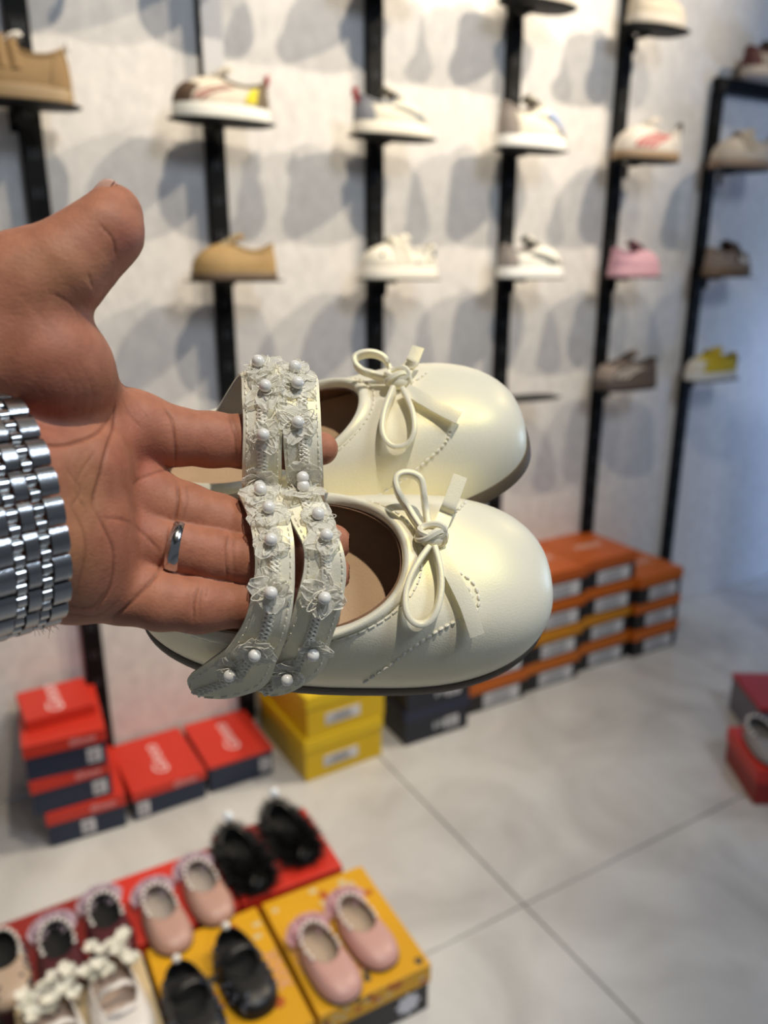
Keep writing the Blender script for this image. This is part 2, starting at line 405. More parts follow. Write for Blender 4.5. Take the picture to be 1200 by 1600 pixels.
# key: column, height, dx, facing, length, description of the shoe, build arguments
SHOES = [
 ('A', Z1, -.03, L_ - .1, .20, 'tan suede ankle boot with a white heel tab and tongue', dict(col='93764c', heel='8d7046', tab='efece6', tongue='efece6', straps='8a6c42', sole='8c7450', high=.014)),
 ('A', Z2, .00, L_, .18, 'cream shoe half hidden behind the raised thumb', dict(col='e2d8c6', straps='cfc2ac', sole='d8d0c0')),
 ('B', Z1, -.01, L_ - .05, .205, 'brown-toed sneaker with yellow patch and red heel tab', dict(col='d9cfbe', toe='5a4433', heel='6a5a44', tab='c3202a', stripe='9c2f2c', ns=2, patch=[(2.05, .1, .8, 'e2d21e')], sole='e5e4dc', tongue='cfc6b4')),
 ('B', Z2, .00, L_ - .05, .195, 'plain tan suede lace-up shoe with a dark sole', dict(col='a98a58', sole='5d4a35', lace='d8c9a8', tongue='9b7c4c', sole_t=.013)),
 ('C', Z1, .00, R_ + .05, .205, 'cream sneaker with a grey heel and small red tab', dict(col='e0dac8', heel='8e9098', tab='b32a30', stripe='7c8796', ns=2, toe='d6d3ca', sole='e9e2d2')),
 ('C', Z2, .02, L_ - .05, .21, 'white shoe with dark green spots on its straps and side', dict(col='e8e3d4', straps='dcd8c8', spot='274a44', sole='ebe6da')),
 ('D', Z1, .00, R_ + .06, .215, 'cream high sneaker with grey heel, tan line and blue patch', dict(col='e9e3d0', heel='a59a90', stripe='b08a50', ns=1, patch=[(.85, .1, .7, '7f9cc8')], toe_bumper='b38c3c', sole='f0efea', high=.014)),
 ('D', Z2, .02, R_ + .05, .215, 'white sneaker with three black stripes and gum toe', dict(col='e6e5dc', heel='a39a94', stripe='2c2e30', ns=3, toe_bumper='8c7444', sole='eeeeea')),
 ('E', Z1, .03, L_ - .12, .225, 'white sneaker with red crossed stripes and a gum sole', dict(col='dcd3c8', stripe='c3202c', ns=4, sw=.0055, sole='8d7458', heel='d8d0c6', tab='3a3a3a', sole_t=.015)),
 ('E', Z2, .02, R_ + .1, .205, 'small pink shoe with pink sole', dict(col='cf9fae', sole='c79aa6', lace='4a4440', tongue='c992a2')),
 ('E', Z3, .03, L_ - .12, .225, 'dark brown sneaker with pale stripes', dict(col='4d423d', stripe='cfc8c0', ns=3, sole='4a3f3a', lace='3a322e', toe='8d8078')),
 ('F', Z1, .04, L_ - .15, .23, 'cream strap shoe with a tan sole', dict(col='cabdac', straps='bcae9a', sole='8b7562', tab='8a8052', sole_t=.016)),
 ('F', Z2, .03, R_ + .12, .22, 'brown shoe with black and white patterned straps', dict(col='8f7f74', straps='4c3f38', spot='2c2622', patch=[(1.3, .2, .7, 'd8d2ca')], sole='6f5a46')),
 ('F', Z3, .02, L_ - .1, .21, 'yellow sneaker with dark spots and a white sole', dict(col='cdb52a', toe='dcd8cc', spot='3a3420', straps='c9ad22', sole='d6d6d2')),
 ('A', Z0, .00, R_, .20, None, dict(col='d9d2c2', sole='e0dcd2')),
 ('B', Z0, -.02, L_, .20, None, dict(col='cfc0a8', sole='d8d0c0')),
 ('C', Z0, .00, L_, .20, None, dict(col='8c7a6c', sole='c8c0b4')),
 ('D', Z0, .00, R_, .20, None, dict(col='d8d2c8', sole='c8c0b4')),
 ('E', Z0, .02, R_, .20, None, dict(col='c8bca8', sole='b8b0a4')),
]
COLW = dict(A='first', B='second', C='third', D='fourth', E='fifth', F='last')
for (c, z, dx, rz, L, desc, kw) in SHOES:
    lev = {Z0: 'top row', Z1: 'upper row', Z2: 'middle row', Z3: 'lower row'}[z]
    x = UPX[c] + dx
    if desc: plate(x, z, 'black shelf plate under the ' + ' '.join(desc.split()[:10]))
    else: plate(x, z, 'black shelf plate at the picture top on the %s upright' % COLW[c])
    px = x - math.cos(rz) * L / 2; py = YS - math.sin(rz) * L / 2
    sneaker('sneaker', (desc + ', on a wall shelf') if desc else 'shoe at the picture top on the %s upright, mostly out of view' % COLW[c], (px, py, z + .0003), rz, L, **kw)
plate(UPX['D'] + .03, Z3, 'empty black shelf plate peeking out right of the held shoes')
t = sneaker('sneaker', 'pale shoe lying on the black crossbar at the top right corner', (2.36, WALL_Y - .06, 1.8222), 0, .21, col='b0a08e', sole='c8b8a8', toe='b4a48c', heel='6a3a34')

# ------------------------------------------------------------------ boxes
def card(c, rough=.45): return mat('card_' + c, c, rough, bump=.06, bscale=120, var=.06, vscale=9)
def shoe_box(label, loc, rz, wdh, body, lid, lidh=.026, text=None, front=None, front_label=None, lid_text_rot=math.pi / 2, tcol='e9d6d8', tsize=.03, group=None, lid_off=(0, 0, 0), lab_x=.3, name='shoe_box', marks=None):
    w_, d_, h_ = wdh
    t = thing(name, label, 'box', loc, rz, group)
    b = MB(); b.box((0, d_ / 2, (h_ - .003) / 2), (w_ - .006, d_ - .006, h_ - .003), .002); b.build('body', card(body), t, smooth=False)
    b = MB(); b.box((lid_off[0], d_ / 2 + lid_off[1], h_ - lidh / 2), (w_, d_, lidh), .002, rz=lid_off[2]); b.build('lid', card(lid), t, smooth=False)
    tmn = mat('print_' + tcol, tcol, .5)
    if text:
        o = link('lettering', text, t); o.location = (lid_off[0], d_ * .48, h_ + .0006); o.rotation_euler = (0, 0, lid_text_rot)
    if front:
        o = link('lettering', front, t); o.location = (w_ * .2, -.0007, h_ - lidh / 2); o.rotation_euler = (math.pi / 2, 0, 0)
    if front_label:
        lw, lh = front_label
        b = MB(); b.box((w_ * lab_x, .0025, (h_ - lidh) * .5), (lw, .002, lh)); b.build('size_label', card('d6d6da'), t, smooth=False)
        b = MB()
        for i in range(4): b.box((w_ * lab_x - lw * (.1 if i % 2 else .02), .0012, (h_ - lidh) * .5 + lh * (.3 - .2 * i)), (lw * (.7 if i % 2 else .5), .0006, lh * .07))
        tag(b.build('label_print', mat('label_ink', '55565c', .6), t, smooth=False), kind='stuff')
    return t
def txt(s, size, col, shear=.2):
    me = text_mesh(s, size, shear); me.materials.append(mat('print_' + col, col, .5)); return me
T_RED = txt('Ginoo', .052, 'ecd2d4'); T_REDF = txt('Ginoo', .022, 'e6b4b6')
RED, NAVY = 'c8301f', '1a2740'
RL = ['lowest', 'middle', 'topmost']
bx = .082; fy = 1.640
for i, (dx, dy, dr) in enumerate([(.010, 0, 0), (-.012, .004, .03), (-.016, .0, -.02)]):
    shoe_box('red and navy shoe box, %s of the stack of three at the left wall' % RL[i], (.082 + .082 + dx, fy + dy, .0005 + i * .0905), -.06 + dr, (.172, .218, .09), NAVY, RED, .032,
             text=None, front=T_REDF, front_label=(.03, .034), lab_x=.33 if i else .0, group='red and navy shoe boxes')
t = thing('box_lid', 'loose red lid lying on the stack of three red and navy boxes', 'box lid', (.155, fy + .075, .2725), .03)
b = MB(); b.box((0, .062, .013), (.150, .140, .026), .002); b.build('lid_shell', card(RED), t, smooth=False)
o = link('lettering', T_RED, t); o.location = (-.005, .065, .0266); o.rotation_euler = (0, 0, math.pi / 2)
shoe_box('low red and navy shoe box beside the stack of three, left of its twin', (.364, 1.642, .0005), .02, (.18, .222, .078), NAVY, RED, .024, text=T_RED, front=T_REDF, front_label=(.028, .034), lab_x=-.36, group='red and navy shoe boxes')
shoe_box('low red and navy shoe box beside the yellow boxes', (.547, 1.650, .0005), .0, (.172, .215, .078), NAVY, RED, .010, text=T_RED, front_label=(.028, .036), lab_x=.36, group='red and navy shoe boxes')
YEL = 'd9b400'
for i in range(2):
    shoe_box('yellow shoe box with a white label, %s of the two' % ['lower', 'upper'][i], (.800 + .008 * i, 1.574 + .0 * i, .0005 + .1205 * i), .03, (.232, .285, .12), YEL, 'e0bd08', .035, front_label=(.10, .030), lab_x=-.05, group='yellow shoe boxes')
T_W = txt('VV', .035, 'd8dce2', .4)
for i in range(2):
    t = shoe_box('dark navy shoe box with white marks, %s of the two beside the yellow boxes' % ['lower', 'upper'][i], (1.09 + .004 * i, 1.576, .0005 + .1005 * i), -.02, (.212, .28, .10), '171c2b', '1c2440', .03, group='dark navy shoe boxes', front_label=(.045, .032), lab_x=.22)
    o = link('lettering', T_W, t); o.location = (.0, .0018, .035); o.rotation_euler = (math.pi / 2, 0, 0)
ORG = 'c9601a'
T_O = txt('MENS', .045, 'd8c4bc', .3)
for (nm, x, fy_, nb, ws) in [('fourth from the right', 1.336, 1.62, 2, .215), ('third from the right', 1.562, 1.632, 4, .218), ('second from the right', 1.792, 1.648, 4, .228), ('rightmost', 2.016, 1.632, 3, .21)]:
    for i in range(nb):
        orc = ['c2660a', 'c8820a', 'c2600a', 'b4561a'][i % 4] if nb > 3 else 'c2600a'
        lev = (['lower', 'upper'] if nb == 2 else ['bottom', 'middle', 'top'] if nb == 3 else ['bottom', 'second', 'third', 'top'])[i]
        rr = random.Random(i * 7 + nb + int(x * 100))
        t = shoe_box('black shoe box with an orange lid, %s box of the %s stack' % (lev, nm), (x + rr.uniform(-.004, .004), fy_ + rr.uniform(-.003, .003), .0005 + .0955 * i), rr.uniform(-.015, .015), (ws, .232, .095), '16161a', orc, .036, text=T_O if i == nb - 1 else None, lid_text_rot=0., front_label=(ws * .62, .042), lab_x=.06, group='black shoe boxes with orange lids')
# ------------------------------------------------------------------ shoes shown on boxes in the foreground
def yellow_print():
    m = mat('yellow_print', 'd8a010', .4, bump=.04); return m
BH = .10
def display_box(label, x, y, body, lid, rz=0., w_=.205, d_=.275, pattern=False, h_=BH):
    t = thing('display_box', label, 'box', (x, y, .0005), rz, 'closed shoe boxes used as a plinth')
    b = MB(); b.box((0, d_ / 2, (h_ - .003) / 2), (w_ - .006, d_ - .006, h_ - .003), .002); b.build('body', card(body), t, smooth=False)
    b = MB(); b.box((0, d_ / 2, h_ - .02), (w_, d_, .04), .002); b.build('lid', card(lid), t, smooth=False)
    if pattern:
        rr = random.Random(int(x * 1000))
        for (nm, cc, n) in (('leaf_print', 'b0561c', 7), ('dot_print', '3f3c34', 6), ('pale_print', 'c8b88c', 8)):
            b = MB()
            for i in range(n):
                px, py = rr.uniform(-.44, .44) * w_, rr.uniform(.04, .96) * d_
                b.ball((px, py, h_), .012 if nm == 'leaf_print' else .008, 6, sc=(rr.uniform(.6, 1.1), rr.uniform(.6, 1.1), .03))
                px = rr.uniform(-.46, .46) * w_
                b.ball((px, 0, h_ - rr.uniform(.008, .032)), .010 if nm == 'leaf_print' else .007, 6, sc=(rr.uniform(.6, 1.1), .04, rr.uniform(.5, .8)))
            tag(b.build(nm, mat('print_' + cc, cc, .5), t), kind='stuff')
    return t
YB = .885
y1 = display_box('yellow patterned box with black base under the pink pearl shoes', .502, YB, '1b1b20', 'd8a010', -.03, .212, .268, True)
me = txt('XIVIX', .034, 'd8a090', 0); o = link('lettering', me, y1); o.location = (-.088, .13, BH + .0008); o.rotation_euler = (0, 0, -math.pi / 2)
b = MB()   # white star mark on the black base
a = np.arange(16) * 2 * np.pi / 16; rs = np.where(np.arange(16) % 2 == 0, .026, .018)
P = np.stack([.062 + rs * np.cos(a), 0 * a + .0022, .032 + rs * .9 * np.sin(a)], -1); b.add(np.vstack([P, P + [0, .001, 0]]), [tuple(range(16))] + [(i, (i + 1) % 16, 16 + (i + 1) % 16, 16 + i) for i in range(16)])
b.build('white_mark', card('d8d8e2'), y1, smooth=False)
b = MB(); b.box((-.055, .03, BH), (.045, .035, .001)); b.build('grey_sticker', card('6e6e70'), y1, smooth=False)
y2 = display_box('yellow patterned box under the black studded sandals', .285, YB + .002, '1b1b20', 'd8a010', -.02, .205, .27, True)
o = link('lettering', me, y2); o.location = (.085, .12, BH + .0008); o.rotation_euler = (0, 0, -math.pi / 2)
display_box('pale box under the white flower sandals', .072, YB + .01, '8d8a80', 'c9b48e', -.02, .205, .27)
display_box('red box under the black furry shoes', .478, YB + .285, '5a1a14', 'cc3020', -.04, .21, .205)
display_box('red box under the beige pearl shoes', .265, YB + .29, '5a1a14', 'cc3020', -.02, .205, .18)
display_box('red box under the burgundy pearl shoes', .052, YB + .30, '5a1a14', '8c2018', .0, .205, .165)
display_box('dark box under the spotted beige shoes at the left edge', -.160, YB + .29, '1b1b20', '3a2a24', .0, .205, .165)

PEARL = mat('pearl', 'e6e2dc', .18, spec=.8)
def pearls_on_rim(sh, t, r=.0035, lo=.5, n=15, drop=.001, m=None):
    ph = np.linspace(math.pi - lo * math.pi, math.pi + lo * math.pi, n); p = sh.rim(ph)
    b = MB()
    for q in p: b.ball((q[0], q[1], q[2] + drop), r, 6)
    return tag(b.build('pearl_trim', m or PEARL, t), kind='stuff')
def fur(sh, t, col, n=1500, ln=.019, v0=.05, v1=.98):
    rr = random.Random(3); b = MB()
    for i in range(n):
        ph = rr.uniform(0, 2 * math.pi); v = rr.uniform(v0, v1)
        p = sh.S(ph, v); q = sh.N(ph, min(max(v, .02), .98))
        c = np.array([sh.L / 2, 0, .01])
        if np.dot(q, p - c) < 0: q = -q
        d = q * ln + np.array([rr.uniform(-1, 1), rr.uniform(-1, 1), rr.uniform(-.6, .8)]) * ln * .6
        s_ = np.cross(d, [rr.uniform(-1, 1), rr.uniform(-1, 1), 1]); s_ = s_ / np.linalg.norm(s_) * .0022
        b.add([p - s_, p + s_, p + d], [(0, 1, 2)])
    tag(b.build('fur', mat('fur_' + col, col, .6), t, fixn=False), kind='stuff')
def flat_shoe(name, label, loc, rz, L, col, lin_, ins, pearl=True, sole='4a3c34', group=None, tipz=0., furry=None, heelbow=None, studs=None, open_front=.60, hz=.044, wide=1.42):
    k = L / .17
    sh = Shoe(L, .031 * k * wide, .026 * k * wide, .006 * k, L * open_front, .022 * k * wide, hz * k, .034 * k, .034 * k, z0=.006 * k, dome=.002, e=.75, toe_h=.7)
    t = thing(name, label, 'shoe', loc, rz, group)
    sh.sole(t=.006 * k, nphi=32).build('sole', mat('rubber_' + sole, sole, .5), t)
    um = mat('leather_' + col, col, .38, bump=.08, bscale=300)
    sh.upper(36, 9).build('upper', um, t)
    sh.lining(30, 6).build('lining', fab(lin_), t)
    sh.insole(28).build('insole', fab(ins), t)
    sh.binding(.0016 * k, 6, 32).build('binding', um, t)
    if pearl: pearls_on_rim(sh, t, .0044 * k, .62, 13)
    if furry: fur(sh, t, furry)
    if heelbow:
        rr = random.Random(8); b = MB()      # gauze ruffle standing at the heel
        for i in range(9):
            a = math.pi + (i - 4) * .26; p = sh.rim(np.array(a)); P = []
            for s_ in np.linspace(0, 1, 5):
                P.append([(p[0] - .006 - .016 * s_ + .004 * math.sin(6 * y_ + i), p[1] * (1 + .3 * s_) + y_ * .012, p[2] - .016 + s_ * .018 * (1 - .4 * y_ * y_)) for y_ in np.linspace(-1, 1, 5)])
            b.grid(np.array(P))
        b.build('gauze_ruffle', GAUZE[heelbow], t, fixn=False)
    if studs:
        b = MB(); rr = random.Random(2)
        for i in range(46):
            ph = rr.choice([-1, 1]) * rr.uniform(.3, 2.4); v = rr.uniform(.15, .8); b.ball(sh.S(ph, v), .0036, 5)
        tag(b.build('studs', mat('dark_stud', '5c6270', .2, metal=.6), t), kind='stuff')
    return t, sh
def gauze(name, col, alpha=.55):
    m = mat(name, col, .5); m.node_tree.nodes['Principled BSDF'].inputs['Alpha'].default_value = alpha
    m.node_tree.nodes['Principled BSDF'].inputs['Transmission Weight'].default_value = 0.
    return m
GAUZE = dict(pink=gauze('pink_gauze', 'c89aa4', .8), white=gauze('white_gauze', 'e8e6da', .85), lilac=gauze('lilac_gauze', 'b09aa8', .8))
TZ = BH + .0013
DN = -math.pi / 2       # toes towards the viewer
def pair(name, desc, x, y, dx, rz, L, group, **kw):
    out = []
    for i, sgn in enumerate((-1, 1)):
        out.append(flat_shoe(name, 'left shoe of the ' + desc if i == 0 else 'right shoe of the ' + desc, (x + sgn * dx, y + sgn * .012, TZ), rz, L, group=group, **kw))
    return out
pair('pearl_flat', 'pale pink pearl-trimmed pair on the yellow box', .487, 1.050, .043, DN + .06, .155, 'pink pearl flats', col='c79a92', lin_='a08a78', ins='b5a08c', heelbow='pink')
pair('pearl_flat', 'beige pearl-trimmed pair on the red box', .272, 1.280, .043, DN + .06, .15, 'beige pearl flats', col='b58f82', lin_='7c6c62', ins='a59a92', heelbow='lilac')
pair('pearl_flat', 'burgundy pearl-trimmed pair with black insides', .096, 1.285, .043, DN + .03, .15, 'burgundy pearl flats', col='4a141c', lin_='0e0e10', ins='0c0c0e', heelbow='lilac')
pair('spotted_flat', 'spotted beige pair with black insides at the left edge', -.075, 1.285, .043, DN + .03, .15, 'spotted beige flats', col='b09a86', lin_='101010', ins='0d0d0f', studs=True)
for i, (t, sh) in enumerate(pair('furry_shoe', 'fluffy black pair on the red box', .458, 1.345, .055, DN + .08, .155, 'black furry shoes', col='0d0d0f', lin_='0b0b0c', ins='0b0b0c', pearl=False, furry='08080a', sole='0c0c0c', hz=.058)):
    b = MB(); b.ball((.008, 0, .080), .011, 4); b.build('crystal', mat('crystal', 'eef6ff', .08, spec=1.), t, smooth=False)
for i, (t, sh) in enumerate(pair('studded_sandal', 'black studded pair on the left yellow box', .266, 1.085, .047, DN + .04, .165, 'black studded sandals', col='0f1013', lin_='0b0c0e', ins='0d0e11', pearl=False, studs=True, sole='101010', open_front=.68)):
    b = MB(); b.ball((.01, 0, .052), .0075, 7); b.build('pearl', PEARL, t)
    b = MB(); pts = [(.055, a * .033, .046 - .018 * abs(a) ** 2.2) for a in np.linspace(-1, 1, 11)]; b.tube(pts, .009, 8, flat=.3, up=(1, 0, 0)); b.build('strap', mat('leather_0f1013', '0f1013'), t)
# white flower sandals
for i, sgn in enumerate((-1, 1)):
    t, sh = flat_shoe('flower_sandal', ('left' if i == 0 else 'right') + ' white sandal with a ruffle of fabric flowers at the heel', (.070 + sgn * .047, 1.13 + sgn * .012, TZ), DN + .04, .18, 'ddd8d4', 'a8917c', 'bba79a', pearl=False, group='white flower sandals', sole='cfc8c0', open_front=.7)
    for xx, h in ((.07, .052), (.115, .046)):
        b = MB(); pts = [(xx + .012 * (1 - abs(a)), a * .034, .018 + (h - .018) * (1 - abs(a) ** 2.4)) for a in np.linspace(-1, 1, 15)]
        b.tube(pts, .0055, 8, flat=.5, up=(1, 0, 0)); b.build('strap', mat('leather_ddd8d4', 'ddd8d4'), t)
    rr = random.Random(4 + i); FM = MB()
    for q in range(20):
        c = np.array([rr.uniform(-.016, .050), rr.uniform(-.040, .040), rr.uniform(.038, .062)])
        for p_ in range(6):
            a = p_ * math.pi / 3 + rr.random(); d = np.array([math.cos(a), math.sin(a), .5]); s_ = np.array([-math.sin(a), math.cos(a), 0])
            P = np.array([[c + d * .013 * u_ + s_ * w_ * .006 * math.sin(.4 + 2.2 * u_) + np.array([0, 0, .003 * w_ * w_]) for w_ in (-1, 0, 1)] for u_ in (0, .5, 1.)])
            FM.grid(P)
    FM.build('flowers', GAUZE['white'], t, fixn=False)

# right hand edge: red boxes and a grey shoe on top
rt = -math.radians(32)
shoe_box('red shoe box at the right edge with a grey shoe on it', (1.672, .893, .0005), rt, (.20, .19, .10), '8f1c18', 'c42c20', .04, front=T_REDF, group='red boxes at the right edge', name='shoe_box')
shoe_box('red shoe box standing behind the one with the grey shoe', (1.90, 1.05, .0005), rt, (.20, .20, .115), '6a6a78', 'a01a12', .012, group='red boxes at the right edge')
flat_shoe('grey_flat', 'silvery grey shoe lying on the red box at the right edge', (1.725, 1.065, .1018), rt + DN, .17, '8d8a8c', '5c5a58', '6e6a68', pearl=True)
ct = thing('shadow_counter', 'plain white counter added unseen past the right edge to shade the floor', 'counter', (2.9, 1.12, .0005), -.12)  # unseen block in counter form, added to darken the floor at the right
CW = mat('counter_white', 'c8c4be', .5, bump=.05)
b = MB(); b.box((0, 0, .56), (1.06, .36, 1.0), .004); b.build('cabinet', CW, ct, smooth=False)
b = MB(); b.box((0, 0, .03), (1.0, .30, .06)); b.build('plinth', mat('counter_plinth', '3a3836', .6), ct, smooth=False)
b = MB(); b.box((0, 0, 1.08), (1.12, .42, .04), .006); b.build('counter_top', mat('counter_wood', '8a6a4a', .4, var=.2, vscale=8), ct, smooth=False)
# ------------------------------------------------------------------ the held pair of shoes
D0 = .300
B3 = np.array([RIGHT, UPV, -FWD])                 # rows: image right, image up, towards the viewer
ORIG = np.array(CAM + FWD * D0)
def P(px, py, z=0.):
    """point near the hand: z in mm towards the viewer from the plane of the fingers"""
    d = D0 - z * .001
    q = np.array([(px - 600) / F_PX * d, (800 - py) / F_PX * d, z * .001])
    return ORIG + q @ B3
def PR(r, z=0.): return r / F_PX * (D0 - z * .001)
def toview(p):
    q = (np.asarray(p) - ORIG) @ B3.T; d = D0 - q[..., 2]
    return np.stack([600 + q[..., 0] / d * F_PX, 800 - q[..., 1] / d * F_PX], -1), q
PEARLSKIN = mat('pearlescent_cream', 'f9f4e2', .36, metal=.0, bump=.12, bscale=1400, spec=.8)
pb = PEARLSKIN.node_tree.nodes['Principled BSDF']
pb.inputs['Specular Tint'].default_value = (1.0, .86, .22, 1); pb.inputs['Coat Weight'].default_value = .15; pb.inputs['Coat Roughness'].default_value = .25
_nt = PEARLSKIN.node_tree; _gl = _nt.nodes.new('ShaderNodeBsdfGlossy'); _gl.inputs['Color'].default_value = (1.0, .80, .16, 1); _gl.inputs['Roughness'].default_value = .43
_mx = _nt.nodes.new('ShaderNodeMixShader'); _mx.inputs[0].default_value = .10      # pearly pigment: a broad golden sheen
_out = [n for n in _nt.nodes if n.type == 'OUTPUT_MATERIAL'][0]
_nt.links.new(pb.outputs[0], _mx.inputs[1]); _nt.links.new(_gl.outputs[0], _mx.inputs[2]); _nt.links.new(_mx.outputs[0], _out.inputs['Surface'])
STRAPLIN = mat('strap_lining', '9a928e', .7, bump=.2, bscale=900)
TAN = mat('tan_insole', 'caa681', .75, bump=.2, bscale=1200, var=.08, vscale=60)
LINB = mat('brown_lining', '86654d', .8, bump=.2, bscale=900)
SOLEB = mat('brown_sole', '5d5040', .6, bump=.1, bscale=600)
THREAD = mat('cream_thread', 'f4eedc', .5)
ORGANZA = mat('organza', 'faf6e8', .35, bump=.3, bscale=2500)
ob_ = ORGANZA.node_tree.nodes['Principled BSDF']; ob_.inputs['Alpha'].default_value = .55; ob_.inputs['Sheen Weight'].default_value = .4
HPEARL = mat('white_pearl', 'f4f1ea', .16, spec=.9); HPEARL.node_tree.nodes['Principled BSDF'].inputs['Coat Weight'].default_value = .6

def rotm(a, u):
    a = np.array(a, float); a /= np.linalg.norm(a); u = np.array(u, float); u -= a * np.dot(a, u); u /= np.linalg.norm(u)
    s_ = np.cross(u, a); return np.stack([a, s_, u], 1)      # columns in image axes
def hero_pose(px, py, z, a, u, L):
    R = B3.T @ rotm(a, u); c = P(px, py, z); o = c - R @ np.array([L / 2, 0, 0])
    M = np.eye(4); M[:3, :3] = R; M[:3, 3] = o; return M
def ribbon(Lp, Rp, n, thick, Minv, crown=.0008, m=7):
    """flat strap between two edge lines (world points) -> mesh builder in the shoe's frame, plus centre line"""
    A = catmull(Lp, n); Bq = catmull(Rp, n); t = np.linspace(0, 1, m)
    sg = np.clip((np.linspace(0, 1, n) - .94) / .06, 0, 1); wk = np.sqrt(np.maximum(1 - sg ** 3, .12))[:, None]; mid_ = (A + Bq) / 2
    A = mid_ + (A - mid_) * wk; Bq = mid_ + (Bq - mid_) * wk
    G = A[:, None] * (1 - t)[None, :, None] + Bq[:, None] * t[None, :, None]
    du = np.gradient(G, axis=0); dv = np.gradient(G, axis=1); N_ = np.cross(du, dv); N_ /= np.linalg.norm(N_, axis=-1)[..., None] + 1e-12
    if (N_[n // 2] @ B3[2]).mean() < 0: N_ = -N_
    top = G + N_ * (crown * (1 - (2 * t - 1) ** 2))[None, :, None] ; bot = G - N_ * thick
    h = lambda X: X @ Minv[:3, :3].T + Minv[:3, 3]
    b = MB(); b.grid(h(top), 0); b.grid(h(bot), 1, flip=True)
    for j in (0, m - 1):
        e = np.stack([top[:, j], top[:, j] - N_[:, j] * thick * .45, bot[:, j]], 1); b.grid(h(e[:, :2]), 0); b.grid(h(e[:, 1:]), 1)
    for i in (0, n - 1):
        b.grid(h(np.stack([top[i], bot[i]], 1)), 0)
    return b, G, N_
# lace flower meshes: gauze loops round a pearl, three variants
def lace_flower_mesh(seed):
    rr = random.Random(seed); b = MB()
    for i in range(6):
        a = i * 2 * math.pi / 6 + rr.uniform(-.25, .25); ln = rr.uniform(.0060, .0092); wd = rr.uniform(.0028, .0040); lift = rr.uniform(.1, .45)
        d = np.array([math.cos(a), math.sin(a), 0]); s_ = np.array([-math.sin(a), math.cos(a), 0]); rows = []
        for u_ in np.linspace(.05, 1, 7):
            ww = wd * math.sin(math.pi * (.10 + .78 * u_ ** .8)) * 1.1
            rows.append([d * ln * u_ + s_ * ww * y_ + np.array([0, 0, .0006 + ln * u_ * lift + .0005 * math.sin(9 * y_ + 7 * u_ + i) - .0012 * u_ * u_]) for y_ in np.linspace(-1, 1, 6)])
        G = np.array(rows); b.grid(G, 0)
        edge = np.vstack([G[:, 0], G[-1, 1:-1], G[::-1, -1]])
        b.tube(edge, .00015, 4, mi=1)
        for j in (3,): b.tube(G[:, j] + np.array([0, 0, .0002]), .00013, 3, mi=1)
    for i in range(5):    # loose loops of thread
        a = rr.uniform(0, 6.28); q = np.array([math.cos(a), math.sin(a), 0]); s_ = np.array([-math.sin(a), math.cos(a), 0]); r = rr.uniform(.004, .0075)
        pts = [q * r * (.2 + .8 * math.sin(t)) + s_ * .0016 * math.cos(t) + np.array([0, 0, .001 + .0025 * math.sin(t)]) for t in np.linspace(0, math.pi, 9)]
        b.tube(pts, .00018, 4, mi=1)
    return b.mesh('lace_flower', [ORGANZA, THREAD], fixn=False)
FLOW = [lace_flower_mesh(s_) for s_ in (1, 2, 3, 4)]
_pb = MB(); _pb.ball((0, 0, 0), .00245, 9); PEARL_ME = _pb.mesh('pearl', HPEARL)

def ray_on(bvh, px, py, lift=0.):
    px, py = float(px), float(py)
    d = Vector(P(px, py, 0)) - CAM; d.normalize()
    h = bvh.ray_cast(CAM, d)
    if h[0] is None:
        return None, None
    n = h[1] if h[1].dot(d) < 0 else -h[1]
    return np.array(h[0] + n * lift), np.array(n)

